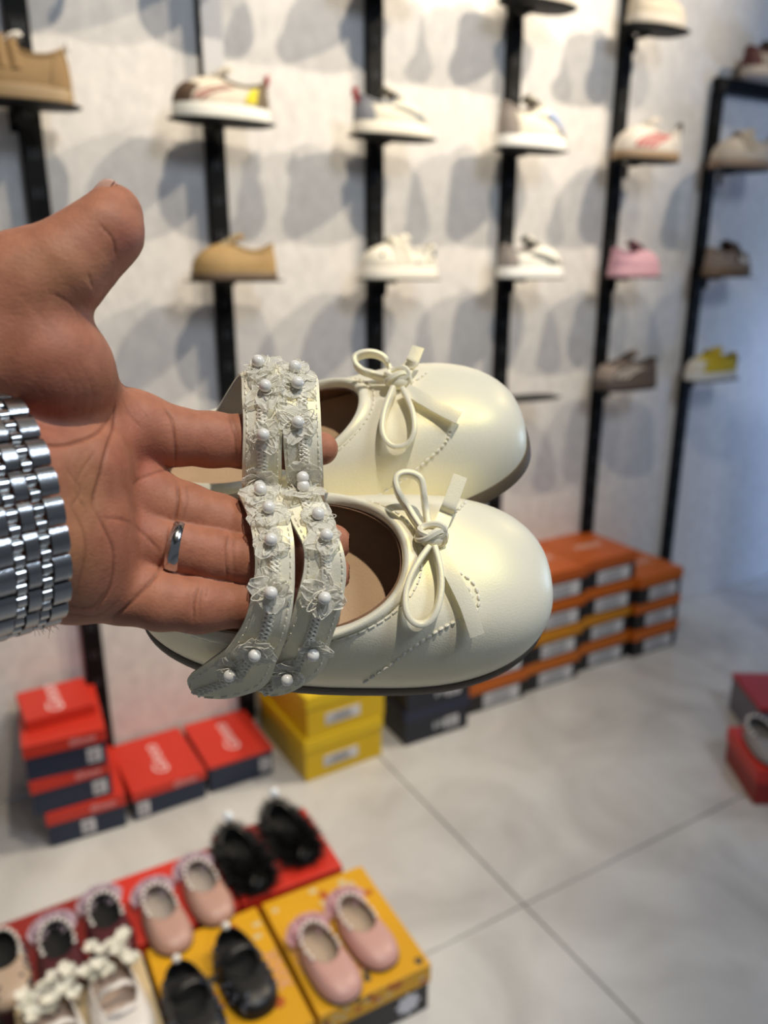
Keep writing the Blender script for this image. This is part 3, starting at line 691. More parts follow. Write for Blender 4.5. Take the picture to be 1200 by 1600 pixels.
def hero_shoe(label, pose, L, wf, straps, bow, seams, pearls, seed):
    M = hero_pose(*pose, L); Mi = np.linalg.inv(M)
    loc = lambda X: np.asarray(X) @ Mi[:3, :3].T + Mi[:3, 3]
    sh = Shoe(L, wf, wf * .86, .004, L * .60, wf * .70, .040, .034, .043, z0=0., dome=.004, e=.76, bulge=.005, side=.35, toe_h=.85)
    t = thing('mary_jane_shoe', label, 'shoe', group='held pair of cream shoes')
    mw = Matrix(M.tolist()); t.location = mw.to_translation(); t.rotation_euler = mw.to_euler()
    sh.sole(t=.0075, off=.0016, nphi=80).build('sole', SOLEB, t)
    ub = sh.upper(120, 26); up = ub.build('upper', PEARLSKIN, t)
    sh.lining(80, 14, .0022).build('lining', LINB, t)
    sh.insole(60, z=.017, rise=.004, inset=-.0065).build('insole', TAN, t)
    b = MB(); nph = 120; ph = np.arange(nph) * 2 * np.pi / nph      # padded rim band, 4 mm wide
    rim = sh.rim(ph); rings = []
    vs_ = np.linspace(.2, 1, 160); ctr = np.array([L / 2, 0, 0])
    def at_dist(p_, d):      # v at an arc length d below the rim
        Q = sh.S(np.full(160, p_), vs_); l_ = np.concatenate([[0], np.cumsum(np.linalg.norm(np.diff(Q[::-1], axis=0), axis=1))]); return np.interp(d, l_, vs_[::-1])
    def outn(p_, v_):
        n_ = sh.N(p_, np.clip(v_, .01, .99)); return n_ * np.sign(((sh.S(p_, v_) - ctr) * n_).sum(-1))[..., None]
    for d_, of in ((.0062, .0001), (.0058, .0010), (.0048, .0017), (.0030, .0024), (.0014, .0022), (.0004, .0012)):
        v_ = np.array([at_dist(p_, d_) for p_ in ph]); rings.append(sh.S(ph, v_) + outn(ph, v_) * of)
    v1_ = np.full(nph, .985); n1 = outn(ph, v1_)
    rings.append(rim + np.array([0, 0, .0008]) - n1 * .0008)
    rings.append(rim + np.array([0, 0, .0002]) - n1 * .0022)
    q = sh.S(ph, np.full(nph, .94)) - n1 * .0026; rings.append(q)
    b.grid(np.stack(rings, 1), cu=True); b.build('rim_band', PEARLSKIN, t)
    # dashed stitch just below the rim band
    b = MB(); nd = 74
    for i in range(nd):
        a0 = i * 2 * np.pi / nd; aa = np.array([a0, a0 + .028, a0 + .056]); v_ = np.array([at_dist(p_, .0078) for p_ in aa])
        b.tube(sh.S(aa, v_) + outn(aa, v_) * .0003, .00042, 5)
    b.build('rim_stitching', THREAD, t)
    W = np.array(ub.v) @ M[:3, :3].T + M[:3, 3]
    bvh = BVHTree.FromPolygons([Vector(x) for x in W], ub.f)
    # seams on the vamp: twisted cord laid on the leather
    for line in seams:
        pts = []; 
        for p in catmull([(x, y, 0) for x, y in line], 40):
            h, n = ray_on(bvh, p[0], p[1], .0003)
            if h is not None: pts.append(h)
        if len(pts) < 6: continue
        pts = np.array(pts); ln = np.linalg.norm(np.diff(pts, axis=0), axis=1).sum(); nst = max(4, int(ln / .0028)); b = MB()
        pp = catmull(pts, nst * 3)
        for i in range(nst):
            seg = pp[i * 3:i * 3 + 3]
            if len(seg) == 3: b.tube(loc(seg), [.0004, .0008, .0004], 6)
        b.build('vamp_stitching', THREAD, t)
    # straps
    k = 0
    for (Lp, Rp), prl in zip(straps, pearls):
        b, G, N_ = ribbon([P(*p) for p in Lp], [P(*p) for p in Rp], 96, .0019, Mi)
        st = b.build('strap', [PEARLSKIN, STRAPLIN], t)
        sb = BVHTree.FromPolygons([Vector(x) for x in G.reshape(-1, 3)], [(i * 7 + j, (i + 1) * 7 + j, (i + 1) * 7 + j + 1, i * 7 + j + 1) for i in range(95) for j in range(6)])
        b = MB()
        for fr in (.10, .90):
            A = G[:, 0] * (1 - fr) + G[:, -1] * fr + (N_[:, 0] + N_[:, -1]) / 2 * .0005
            A = catmull(A, 160)
            for i in range(0, 157, 4): b.tube(loc(A[i:i + 3]), .0003, 4)
        b.build('stitching', THREAD, st)
        # plaited cord down the middle
        mid = catmull(G[:, 3] + N_[:, 3] * .0014, 300); nn_ = 0; b = MB()
        sd = catmull((G[:, -1] - G[:, 0]), 300); sd /= np.linalg.norm(sd, axis=1)[:, None]
        tt = np.linspace(0, 1, 300); Ln = np.linalg.norm(np.diff(mid, axis=0), axis=1).sum(); nw = Ln / .0058
        for p_ in range(3):
            c = mid + sd * (.0019 * np.sin(2 * np.pi * (nw * tt + p_ / 3)))[:, None] + (mid * 0 + B3[2]) * (.0006 * np.cos(4 * np.pi * (nw * tt + p_ / 3)))[:, None]
            b.tube(loc(c[::2]), .00055, 5)
        b.build('plaited_cord', THREAD, st)
        for (px, py) in prl:
            h, n = ray_on(sb, px, py, .0010)
            if h is None:
                fi = sb.find_nearest(Vector(P(px, py, 0))); h = np.array(fi[0]) ; n = np.array(fi[1]); n = n if n @ B3[2] > 0 else -n
            z = n; x = np.cross(B3[1], z); x /= np.linalg.norm(x); y = np.cross(z, x)
            ang = random.Random(seed * 50 + k).uniform(0, 6.28); Rz = np.array([[math.cos(ang), -math.sin(ang), 0], [math.sin(ang), math.cos(ang), 0], [0, 0, 1]])
            R = np.stack([x, y, z], 1) @ Rz; Mf = np.eye(4); Mf[:3, :3] = R; Mf[:3, 3] = h
            o = link('lace_flower', FLOW[k % 4], st); m4 = Matrix((Mi @ Mf).tolist()); o.location = m4.to_translation(); o.rotation_euler = m4.to_euler(); sc = 1.0 + .12 * math.sin(k * 2.3); o.scale = (sc, sc, sc)
            pl = link('pearl', PEARL_ME, st); pl.location = loc(h + n * .0034)
            k += 1
    # bow: flat narrow band, knot, two loops and two tails
    kh, kn = ray_on(bvh, *bow['knot'])
    if kh is None: fi = bvh.find_nearest(Vector(P(*bow['knot'], pose[2] + 30))); kh, kn = np.array(fi[0]), B3[2].copy()
    kn = kn + .5 * B3[2]; kn /= np.linalg.norm(kn)
    def on_bow(px, py, lift, tol=.004):      # on the leather, or on the plane through the knot where the loop stands off it
        d = P(px, py, 0) - np.array(CAM); d /= np.linalg.norm(d); tp = ((kh - np.array(CAM)) @ kn) / (d @ kn)
        h, n = ray_on(bvh, px, py, 0.); pl_ = np.array(CAM) + d * tp
        if h is not None and np.linalg.norm(h - CAM) < tp + tol: return h + n * lift, n
        return pl_ + kn * lift, kn
    def band(line, lifts, wd, th, name, up_n=True, nn=40, taper=False):
        pts = []; nrm = []
        c = catmull([(x, y, l) for (x, y), l in zip(line, lifts)], nn)
        for p in c:
            q, n = on_bow(p[0], p[1], p[2] * .001, .004 if up_n or line[-1][1] < line[0][1] else .022); pts.append(q); nrm.append(n)
        pts = np.array(pts); nrm = np.array(nrm)
        for _ in range(4): pts[1:-1] = (pts[:-2] + 2 * pts[1:-1] + pts[2:]) / 4; nrm[1:-1] = (nrm[:-2] + nrm[1:-1] + nrm[2:]) / 3
        if not up_n: nrm = nrm + B3[2] * .9
        nrm /= np.linalg.norm(nrm, axis=1)[:, None]
        T = np.gradient(pts, axis=0); T /= np.linalg.norm(T, axis=1)[:, None]
        S_ = np.cross(nrm, T); S_ /= np.linalg.norm(S_, axis=1)[:, None]
        if up_n: A_, B_, ha, hb = nrm, S_, wd / 2, th / 2      # standing on edge
        else:    A_, B_, ha, hb = nrm, S_, th / 2, wd / 2      # lying flat
        prof = [(-1, -.7), (-.85, -1), (.85, -1), (1, -.7), (1, .7), (.85, 1), (-.85, 1), (-1, .7)]
        Pm = np.stack([pts + A_ * (a * ha) + B_ * (c_ * hb) for a, c_ in prof], 1)
        b = MB(); b.grid(loc(Pm), cv=True); o0 = 0
        b.f.append(tuple(range(8))); b.m.append(0); b.f.append(tuple((nn - 1) * 8 + i for i in range(8))); b.m.append(0)
        return b, pts, nrm
    kb = MB(); kx, ky = bow['knot']
    h, n = kh + kn * .0040, kn
    kb.ball((0, 0, 0), .0052, 8, sc=(1.0, .85, .75))
    th_ = [(.0056 * math.cos(a), .0018 * math.sin(2 * a), .0046 * math.sin(a)) for a in np.linspace(0, 2 * math.pi, 25)[:-1]]
    kb.tube(th_, .0016, 6, closed=True)
    kb.tube([(x * .9, z_ * .55 + .002, y * .6 + .0035) for x, y, z_ in th_], .0014, 6, closed=True)
    z = n; x = np.cross(B3[1], z); x /= np.linalg.norm(x); y = np.cross(z, x); Rk = np.stack([x, y, z], 1)
    knot_pts = (np.array(kb.v) @ Rk.T) + h; kb.v = [tuple(q) for q in loc(knot_pts)]
    bow_o = kb.build('bow', PEARLSKIN, t)
    for line, lifts in bow['loops']:
        b, pts, nr = band(line, lifts, .0050, .0023, 'loop'); b.build('loop', PEARLSKIN, bow_o)
    for line, lifts in bow['tails']:
        b, pts, nr = band(line, lifts, .0060, .0018, 'tail', up_n=False, nn=24); tl = b.build('tail', PEARLSKIN, bow_o)
    return t, sh, M

A_AX, U_AX = (.985, -.01, -.13), (.12, .45, .88)
A_AX2, U_AX2 = (.95, .19, .13), (-.2, .66, .72)
S1 = ([(392, 830, -34), (384, 795, -20), (373, 771, -1), (388, 808, 10), (396, 850, 16), (398, 895, 17), (386, 958, 14), (360, 1008, 5), (322, 1038, -8), (280, 1066, -16)],
      [(448, 830, -34), (447, 790, -20), (440, 768, -1), (455, 820, 11), (460, 860, 16), (459, 930, 16), (450, 985, 12), (434, 1030, 1), (408, 1076, -9), (330, 1099, -17)])
S2 = ([(455, 830, -34), (450, 790, -20), (441, 772, -1), (455, 812, 10), (473, 850, 15), (475, 888, 15), (465, 930, 13), (448, 985, 7), (420, 1030, -6), (388, 1066, -15)],
      [(510, 830, -34), (506, 790, -20), (500, 773, -3), (522, 822, 8), (537, 862, 12), (541, 902, 11), (531, 960, 7), (516, 1005, -2), (502, 1050, -10), (432, 1097, -18)])
S3 = ([(330, 652, -64), (343, 632, -52), (358, 606, -30), (375, 584, -8), (378, 620, 2), (380, 660, 5), (379, 710, 4), (378, 750, -3), (380, 790, -17), (384, 830, -32)],
      [(390, 652, -64), (402, 632, -52), (416, 604, -30), (437, 570, -6), (440, 612, 2), (441, 660, 5), (440, 712, 3), (440, 755, -5), (440, 795, -20), (443, 830, -34)])
S4 = ([(420, 655, -64), (425, 635, -52), (432, 606, -30), (443, 580, -8), (442, 620, 1), (442, 680, 4), (446, 730, 1), (450, 765, -8), (454, 800, -22), (458, 830, -36)],
      [(470, 655, -64), (474, 635, -52), (483, 610, -30), (496, 590, -10), (500, 630, -1), (503, 690, 1), (505, 735, -4), (506, 770, -13), (508, 800, -26), (510, 830, -38)])
PL1 = [(409, 779), (421, 804), (425, 849), (426, 922), (401, 1010), (365, 1042)]
PL2 = [(473, 775), (495, 814), (507, 844), (505, 927), (488, 1010), (451, 1049)]
PL3 = [(409, 580), (418, 613), (414, 680), (407, 747)]
PL4 = [(458, 588), (463, 608), (464, 663), (470, 736)]
bow1 = dict(knot=(672, 845),
            loops=[([(662, 842), (640, 815), (620, 782), (615, 760), (632, 752), (655, 760), (660, 790), (668, 838)], (4, 6, 8, 9, 9, 8, 6, 4)),
                   ([(668, 862), (645, 895), (632, 930), (634, 962), (655, 972), (676, 958), (686, 925), (684, 890), (676, 862)], (4, 4, 4, 5, 5, 5, 4, 4, 4))],
            tails=[([(682, 838), (698, 800), (715, 754)], (4, 5, 7)), ([(684, 868), (704, 905), (724, 945), (738, 984)], (4, 4, 4, 5))])
bow2 = dict(knot=(623, 604),
            loops=[([(614, 604), (590, 602), (564, 594), (560, 580), (582, 573), (604, 576), (612, 590), (620, 602)], (4, 6, 9, 10, 10, 8, 6, 4)),
                   ([(618, 618), (605, 650), (600, 680), (612, 697), (634, 696), (648, 680), (646, 650), (632, 620)], (4, 4, 4, 5, 5, 5, 4, 4))],
            tails=[([(632, 600), (644, 580), (656, 558)], (4, 5, 7)), ([(636, 618), (664, 634), (690, 648), (714, 660)], (4, 4, 4, 5))])
seams1 = [[(745, 955), (725, 965), (690, 982), (650, 1008), (610, 1038), (568, 1066)], [(715, 893), (738, 910), (748, 935), (744, 957)], [(705, 898), (728, 915), (738, 936), (736, 955)], [(690, 812), (712, 800), (728, 785)]]
seams2 = [[(706, 672), (694, 694), (664, 722), (630, 750), (590, 775)], [(640, 600), (658, 590), (668, 582)]]
hero1, sh1, M1 = hero_shoe('cream pearly kid\'s shoe with bow and beaded straps, lower of the held pair', (546, 928, -54, A_AX, U_AX), .180, .0445, [S1, S2], bow1, seams1, [PL1, PL2], 1)
hero2, sh2, M2 = hero_shoe('cream pearly kid\'s shoe with bow and beaded straps, upper of the held pair', (538, 736, -108, A_AX2, U_AX2), .188, .043, [S3, S4], bow2, seams2, [PL3, PL4], 2)
# ------------------------------------------------------------------ the hand
def seg_cone(X, a, b, ra, rb):
    ab = b - a; l2 = float(ab @ ab); d = X - a
    t = np.clip((d @ ab) / l2, 0, 1)
    dx = d - t[..., None] * ab
    return np.sqrt((dx * dx).sum(-1)) - (ra + (rb - ra) * t)
def smin(a, b, k):
    h = np.clip(.5 + .5 * (b - a) / k, 0, 1); return b * (1 - h) + a * h - k * h * (1 - h)
def chain_mm(pts):
    out = []
    for (px, py, z, r) in pts:
        d = D0 * 1000 - z; out.append((np.array([(px - 600) / F_PX * d, (800 - py) / F_PX * d, z], np.float32), r / F_PX * d))
    return out
FINGERS = dict(
 index=[(205, 664, 6, 52), (272, 682, 1, 45), (330, 687, -4, 42), (385, 690, -9, 41), (460, 698, -17, 35), (502, 701, -22, 26)],
 middle=[(205, 768, 6, 50), (290, 800, 2, 44), (340, 816, -3, 43), (385, 832, -6, 40), (460, 845, -13, 36), (520, 848, -18, 29)],
 ring=[(205, 836, 9, 48), (285, 855, 8, 40), (330, 866, 5, 41), (385, 874, 1, 39), (460, 886, -9, 36), (520, 896, -17, 29)],
 pinky=[(185, 916, 12, 54), (250, 938, 12, 46), (310, 944, 8, 44), (390, 941, -1, 38), (450, 935, -9, 30), (474, 932, -13, 25)])
THUMB = [(-30, 520, 45, 112), (45, 452, 46, 84), (100, 418, 46, 65), (140, 384, 44, 54), (168, 360, 43, 49), (179, 331, 41, 39)]
PALM = [([(20, 720, 30, 82), (212, 668, 6, 54)]), ([(20, 770, 30, 82), (212, 768, 5, 52)]), ([(20, 830, 30, 86), (206, 836, 8, 50)]),
        ([(30, 868, 30, 92), (120, 888, 22, 84), (188, 915, 12, 58)])]
THENAR = [([(-10, 545, 38, 105), (70, 560, 42, 88)]), ([(50, 600, 36, 80), (92, 588, 36, 76)]), ([(96, 590, 30, 70), (160, 650, 12, 52)])]
WC = np.array([-124.6, -1.2, 48.]); WH = np.array([.69, .20, -.69])     # wrist centre and its axis, mm
ARM = [[(WC + WH * k + np.array([0, dy, 0]), r) for k, r in ((26, 18.5), (0, 21.0), (-25, 21.5), (-95, 24))] for dy in (10.5, -10.5)]
def hand_sdf(X):
    def poly(pts, k, mm=False):
        c = [(np.asarray(p_, np.float32), r_) for p_, r_ in pts] if mm else chain_mm(pts); d = None
        for (a, ra), (b, rb) in zip(c[:-1], c[1:]):
            s_ = seg_cone(X, a, b, np.float32(ra), np.float32(rb)); d = s_ if d is None else smin(d, s_, k)
        return d
    palm = None
    for p in PALM: q = poly(p, 4); palm = q if palm is None else smin(palm, q, 7)
    for p in ARM: palm = smin(palm, poly(p, 5, True), 9)
    th = None
    for p in THENAR: q = poly(p, 4); th = q if th is None else smin(th, q, 8)
    th = smin(th, poly(THUMB, 5), 6)
    palm = smin(palm, th, 5)
    d = None
    for f in FINGERS.values():
        q = smin(poly(f, 3), palm, 5); d = q if d is None else smin(d, q, .8)
    return d
def surface_nets(lo, hi, h):
    n = np.ceil((hi - lo) / h).astype(int) + 1
    ax = [lo[i] + h * np.arange(n[i], dtype=np.float32) for i in range(3)]
    V = np.empty(n, np.float32)
    for i0 in range(0, n[0], 24):
        g = np.stack(np.meshgrid(ax[0][i0:i0 + 24], ax[1], ax[2], indexing='ij'), -1).astype(np.float32)
        V[i0:i0 + 24] = hand_sdf(g)
    ins = V < 0
    cnt = np.zeros(n - 1, np.int8); 
    for dx in (0, 1):
        for dy in (0, 1):
            for dz in (0, 1): cnt += ins[dx:n[0] - 1 + dx, dy:n[1] - 1 + dy, dz:n[2] - 1 + dz]
    act = (cnt > 0) & (cnt < 8); idx = np.argwhere(act); vid = -np.ones(n - 1, np.int64); vid[act] = np.arange(len(idx))
    acc = np.zeros((len(idx), 3)); num = np.zeros(len(idx))
    cor = [np.array(c) for c in [(0,0,0),(1,0,0),(0,1,0),(1,1,0),(0,0,1),(1,0,1),(0,1,1),(1,1,1)]]
    vals = [V[tuple((idx + c).T)] for c in cor]
    for i in range(8):
        for j in range(i + 1, 8):
            if abs(cor[i] - cor[j]).sum() != 1: continue
            a, b_ = vals[i], vals[j]; m = (a < 0) != (b_ < 0); t = np.where(m, a / (a - b_ + 1e-12), 0)
            acc += np.where(m[:, None], cor[i] + t[:, None] * (cor[j] - cor[i]), 0); num += m
    verts = lo + h * (idx + acc / num[:, None])
    faces = []
    for axx in range(3):
        u, v = (axx + 1) % 3, (axx + 2) % 3
        sl = [slice(None)] * 3; sl2 = [slice(None)] * 3; sl[axx] = slice(0, -1); sl2[axx] = slice(1, None)
        a, b_ = ins[tuple(sl)], ins[tuple(sl2)]; e = np.argwhere(a != b_)
        e = e[(e[:, u] > 0) & (e[:, v] > 0) & (e[:, u] < n[u] - 1) & (e[:, v] < n[v] - 1)]
        eu = np.zeros(3, int); eu[u] = 1; ev = np.zeros(3, int); ev[v] = 1
        q = np.stack([vid[tuple((e - eu - ev).T)], vid[tuple((e - ev).T)], vid[tuple(e.T)], vid[tuple((e - eu).T)]], 1)
        fl = ~a[tuple(e.T)]; q[fl] = q[fl][:, ::-1]; faces.append(q)
    return verts, np.vstack(faces)
hv, hf = surface_nets(np.array([-214., -62, -36]), np.array([-14., 125, 128]), 1.15)
hb = bmesh.new(); vs = [hb.verts.new(p) for p in hv]
for q in hf:
    if (q >= 0).all():
        try: hb.faces.new([vs[i] for i in q])
        except ValueError: pass
bmesh.ops.subdivide_edges(hb, edges=hb.edges[:], cuts=1, use_grid_fill=True)
hb.verts.index_update()
hv = np.array([v.co for v in hb.verts]); hf = [[v.index for v in f.verts] for f in hb.faces]; hb.free()
def grad(X, e=.35):
    g = np.stack([hand_sdf(X + np.array(d)) - hand_sdf(X - np.array(d)) for d in ((e, 0, 0), (0, e, 0), (0, 0, e))], -1)
    return g / (np.linalg.norm(g, axis=-1)[:, None] + 1e-9)
hv = hv.astype(np.float32)
hn = grad(hv); hv = hv - hn * hand_sdf(hv)[:, None]; hn = grad(hv)
# creases, drawn as lines over the palm
CREASE = [  # polyline, width px, depth mm
 ([(176, 615), (180, 640), (178, 667), (167, 700), (157, 740), (146, 780), (147, 797)], 2.6, .75),
 ([(173, 655), (150, 677), (120, 690), (94, 696), (58, 694)], 2.6, .9),
 ([(145, 793), (167, 833), (178, 867), (173, 917), (150, 953)], 2.4, .55),
 ([(153, 808), (200, 815), (230, 840), (250, 863)], 2.2, .45),
 ([(200, 767), (217, 750), (247, 737), (272, 732)], 2.2, .45),
 ([(257, 637), (268, 655), (272, 680), (275, 727)], 2.2, .6),
 ([(357, 647), (367, 683), (370, 723)], 1.8, .5), ([(361, 647), (372, 683), (374, 723)], 1.6, .3),
 ([(277, 753), (278, 783), (272, 817)], 2.4, .8), ([(292, 757), (292, 785), (284, 815)], 1.8, .3),
 ([(262, 825), (258, 860), (248, 892)], 2.4, .8), ([(357, 833), (353, 867), (355, 907)], 1.7, .5), ([(368, 835), (365, 867), (367, 905)], 1.6, .4),
 ([(247, 893), (236, 908), (200, 947), (176, 966)], 2.4, .8), ([(310, 913), (303, 940), (303, 970)], 1.9, .5), ([(318, 915), (312, 940), (312, 968)], 1.6, .35), ([(325, 918), (322, 935)], 1.5, .25),
 ([(155, 350), (176, 374), (181, 402)], 1.8, .5), ([(75, 456), (110, 475), (128, 505)], 2.0, .25), ([(138, 428), (145, 450)], 1.8, .3),
 ([(110, 790), (130, 830), (133, 870), (118, 930)], 2.4, .35), ([(95, 945), (140, 950), (165, 925)], 2.2, .35), ([(100, 958), (150, 962), (185, 940)], 2.0, .3),
 ([(105, 735), (125, 765), (110, 795)], 1.8, .3), ([(118, 730), (120, 770), (135, 800)], 1.6, .25), ([(190, 622), (205, 650), (220, 668)], 1.8, .25), ([(214, 628), (232, 655)], 1.6, .2), ([(150, 705), (128, 735), (118, 760)], 1.6, .25), ([(200, 690), (205, 710), (226, 722)], 1.6, .18),
 ([(60, 600), (75, 640), (60, 675)], 3, .08), ([(90, 560), (118, 610), (110, 660)], 3, .09), ([(120, 560), (145, 610), (140, 655)], 3, .1), ([(105, 560), (130, 610), (126, 660)], 3, .07)]
dd = D0 * 1000 - hv[:, 2]; pxv = np.stack([600 + hv[:, 0] / dd * F_PX, 800 - hv[:, 1] / dd * F_PX], -1)
front = np.clip(hn[:, 2] * 3 + .2, 0, 1)
cre = np.zeros(len(hv)); disp = np.zeros(len(hv))
for line, wd, dep in CREASE:
    c = catmull([(x, y, 0) for x, y in line], 30)[:, :2]; dm = np.full(len(hv), 1e9)
    lo = c.min(0) - 15; hi = c.max(0) + 15; sel = np.where((pxv > lo).all(1) & (pxv < hi).all(1))[0]
    if not len(sel): continue
    q = pxv[sel]; best = np.full(len(sel), 1e9); bi = np.zeros(len(sel))
    for i, (a, b_) in enumerate(zip(c[:-1], c[1:])):
        ab = b_ - a; t = np.clip(((q - a) @ ab) / (ab @ ab + 1e-9), 0, 1); d = np.linalg.norm(q - a - t[:, None] * ab, axis=1)
        m = d < best; best[m] = d[m]; bi[m] = i
    fade = np.clip(np.minimum(bi + 2, 31 - bi) / 7, 0, 1)
    g = np.exp(-(best / wd) ** 2) * fade * front[sel]; wide = np.exp(-(best / (wd * 3.2)) ** 2) * fade * front[sel]
    disp[sel] = np.maximum(disp[sel], g * dep + wide * dep * .3); cre[sel] = np.maximum(cre[sel], g * min(1, dep * 1.5))
hv = hv - hn * (.75 * disp)[:, None]
# skin tone per vertex: blotches of redder and paler skin
SK = lin('b97b5f'); base = np.tile(np.array(SK), (len(hv), 1))
def blot(cx, cy, r, col, amt):
    g = np.exp(-(((pxv - [cx, cy]) / r) ** 2).sum(1)) * amt * np.clip(front, .25, 1)
    base[:] = base * (1 - g[:, None]) + np.array(lin(col)) * g[:, None]
for a in [(215, 720, (45, 35), 'a8564a', .55), (190, 830, (60, 60), 'b46a58', .45), (215, 660, (40, 40), 'b06a56', .4), (60, 640, (70, 70), '9e5448', .5), (80, 560, (80, 90), 'a46450', .4),
          (195, 380, (22, 30), 'b06a5c', .6), (130, 770, (30, 60), 'ad8458', .4), (120, 860, (30, 60), 'b0804f', .35), (330, 690, (70, 40), 'b2705c', .4), (330, 860, (60, 40), 'b87258', .4), (320, 945, (70, 35), 'b47056', .4), (90, 420, (70, 40), 'b8865e', .45), (70, 910, (60, 50), '8f6a4c', .4), (175, 925, (40, 40), 'aa6c54', .3)]:
    blot(*a)
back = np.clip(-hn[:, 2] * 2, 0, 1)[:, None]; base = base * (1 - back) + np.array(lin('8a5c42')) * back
base = base * (1 - .55 * cre[:, None]) + np.array(lin('6d3a2a')) * (.55 * cre[:, None])
SKIN = bpy.data.materials.new('skin'); SKIN.use_nodes = True
nt = SKIN.node_tree; bs = nt.nodes['Principled BSDF']; at = nt.nodes.new('ShaderNodeVertexColor'); at.layer_name = 'skin_tone'
nz = nt.nodes.new('ShaderNodeTexNoise'); nz.inputs['Scale'].default_value = 160; nz.inputs['Detail'].default_value = 9
tcn = nt.nodes.new('ShaderNodeTexCoord'); nt.links.new(tcn.outputs['Object'], nz.inputs['Vector'])
mx = nt.nodes.new('ShaderNodeMix'); mx.data_type = 'RGBA'; mx.blend_type = 'MULTIPLY'; mx.inputs['Factor'].default_value = .5
cr = nt.nodes.new('ShaderNodeValToRGB'); cr.color_ramp.elements[0].color = (.62, .55, .52, 1); cr.color_ramp.elements[0].position = .3; cr.color_ramp.elements[1].position = .65
nt.links.new(nz.outputs['Fac'], cr.inputs[0]); nt.links.new(at.outputs['Color'], mx.inputs['A']); nt.links.new(cr.outputs[0], mx.inputs['B']); nt.links.new(mx.outputs['Result'], bs.inputs['Base Color'])
n2 = nt.nodes.new('ShaderNodeTexNoise'); n2.inputs['Scale'].default_value = 900; n2.inputs['Detail'].default_value = 3; nt.links.new(tcn.outputs['Object'], n2.inputs['Vector'])
bpn = nt.nodes.new('ShaderNodeBump'); bpn.inputs['Strength'].default_value = .26; bpn.inputs['Distance'].default_value = .0006; vo = nt.nodes.new('ShaderNodeTexVoronoi'); vo.feature = 'DISTANCE_TO_EDGE'; vo.inputs['Scale'].default_value = 420; nt.links.new(tcn.outputs['Object'], vo.inputs['Vector'])
ad = nt.nodes.new('ShaderNodeMath'); ad.operation = 'MULTIPLY_ADD'; ad.inputs[1].default_value = .5; nt.links.new(vo.outputs['Distance'], ad.inputs[0]); nt.links.new(n2.outputs['Fac'], ad.inputs[2])
nt.links.new(ad.outputs[0], bpn.inputs['Height']); nt.links.new(bpn.outputs[0], bs.inputs['Normal'])
bs.inputs['Roughness'].default_value = .58; bs.inputs['Specular IOR Level'].default_value = .38; bs.inputs['Subsurface Weight'].default_value = .12; bs.inputs['Subsurface Radius'].default_value = (.006, .002, .001); bs.inputs['Subsurface Scale'].default_value = .5
HM = Matrix.Translation(Vector(ORIG)) @ Matrix((RIGHT, UPV, -FWD)).transposed().to_4x4()
me = bpy.data.meshes.new('person'); me.from_pydata((hv * .001).tolist(), [], hf)
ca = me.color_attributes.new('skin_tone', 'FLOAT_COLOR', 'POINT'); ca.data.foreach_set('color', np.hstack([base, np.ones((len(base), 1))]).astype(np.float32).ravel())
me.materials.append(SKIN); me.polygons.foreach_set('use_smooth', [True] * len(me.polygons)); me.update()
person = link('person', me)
person.location = HM.to_translation(); person.rotation_euler = HM.to_euler()
tag(person, 'open left hand reaching in from the left, palm showing, fingers through the shoe straps', 'person')
def L3(px, py, z): 
    d = D0 - z * .001; return np.array([(px - 600) / F_PX * d, (800 - py) / F_PX * d, z * .001])
# thumbnail: a curved plate on the back of the thumb's end
b = MB(); c = L3(166, 312, 44); ax_ = L3(176, 291, 40) - L3(158, 330, 43); ax_ /= np.linalg.norm(ax_); nrm = np.array([-.60, .55, .58]) ; nrm -= ax_ * (nrm @ ax_); nrm /= np.linalg.norm(nrm); sd = np.cross(ax_, nrm); G = []
c = L3(178, 332, 41) + nrm * .0083 + ax_ * .0022
for u_ in np.linspace(-1, 1, 9):
    wv = .0062 * math.sqrt(max(0, 1 - max(0, u_) ** 4 * .7))
    G.append([c + ax_ * u_ * .0058 + sd * wv * y_ - nrm * (.0026 * y_ * y_ + .0016 * max(0, u_) ** 2) for y_ in np.linspace(-1, 1, 9)])
G = np.array(G); b.grid(G + nrm * .0004); b.grid(G - nrm * .0006, flip=True)
tag(b.build('thumbnail', mat('fingernail', 'c79a88', .3, bump=.05, bscale=800), person), 'pale pink thumbnail')
rr = random.Random(11); b = MB()      # hairs at the wrist's edge
for i in range(30):
    p = L3(rr.uniform(35, 80), rr.uniform(955, 968), rr.uniform(15, 35)); d = np.array([rr.uniform(-.4, .9), -1, rr.uniform(-.3, .5)]); d /= np.linalg.norm(d); s_ = np.array([rr.uniform(-1, 1), rr.uniform(-.4, .4), 0])
    b.tube([p + d * t * .006 + s_ * .003 * t * t for t in np.linspace(0, 1, 5)], .00006, 3)
tag(b.build('arm_hair', mat('dark_hair', '1d1612', .6), person), kind='stuff')

# wedding ring on the ring finger
def oriented(name, label, cat, origin, axes):
    t = thing(name, label, cat); M = Matrix(np.vstack([np.hstack([axes, np.array(origin)[:, None]]), [0, 0, 0, 1]]).tolist())
    t.location = M.to_translation(); t.rotation_euler = M.to_euler(); return t
pa, pz_ = L3(262, 851, 8.5), L3(300, 858, 7.5); ax_ = pz_ - pa; ax_ /= np.linalg.norm(ax_); c = L3(277, 855, 8.2)
x_ = np.array([0, 0, 1.]) - ax_ * ax_[2]; x_ /= np.linalg.norm(x_); y_ = np.cross(ax_, x_)
axes = B3.T @ np.stack([x_, y_, ax_], 1); og = ORIG + c @ B3
STEEL = mat('polished_steel', 'c9c8c6', .16, metal=1.)
t = oriented('wedding_ring', 'plain silver ring on the ring finger of the open hand', 'ring', og, axes)
b = MB(); a = np.arange(64) * 2 * np.pi / 64; rings = []
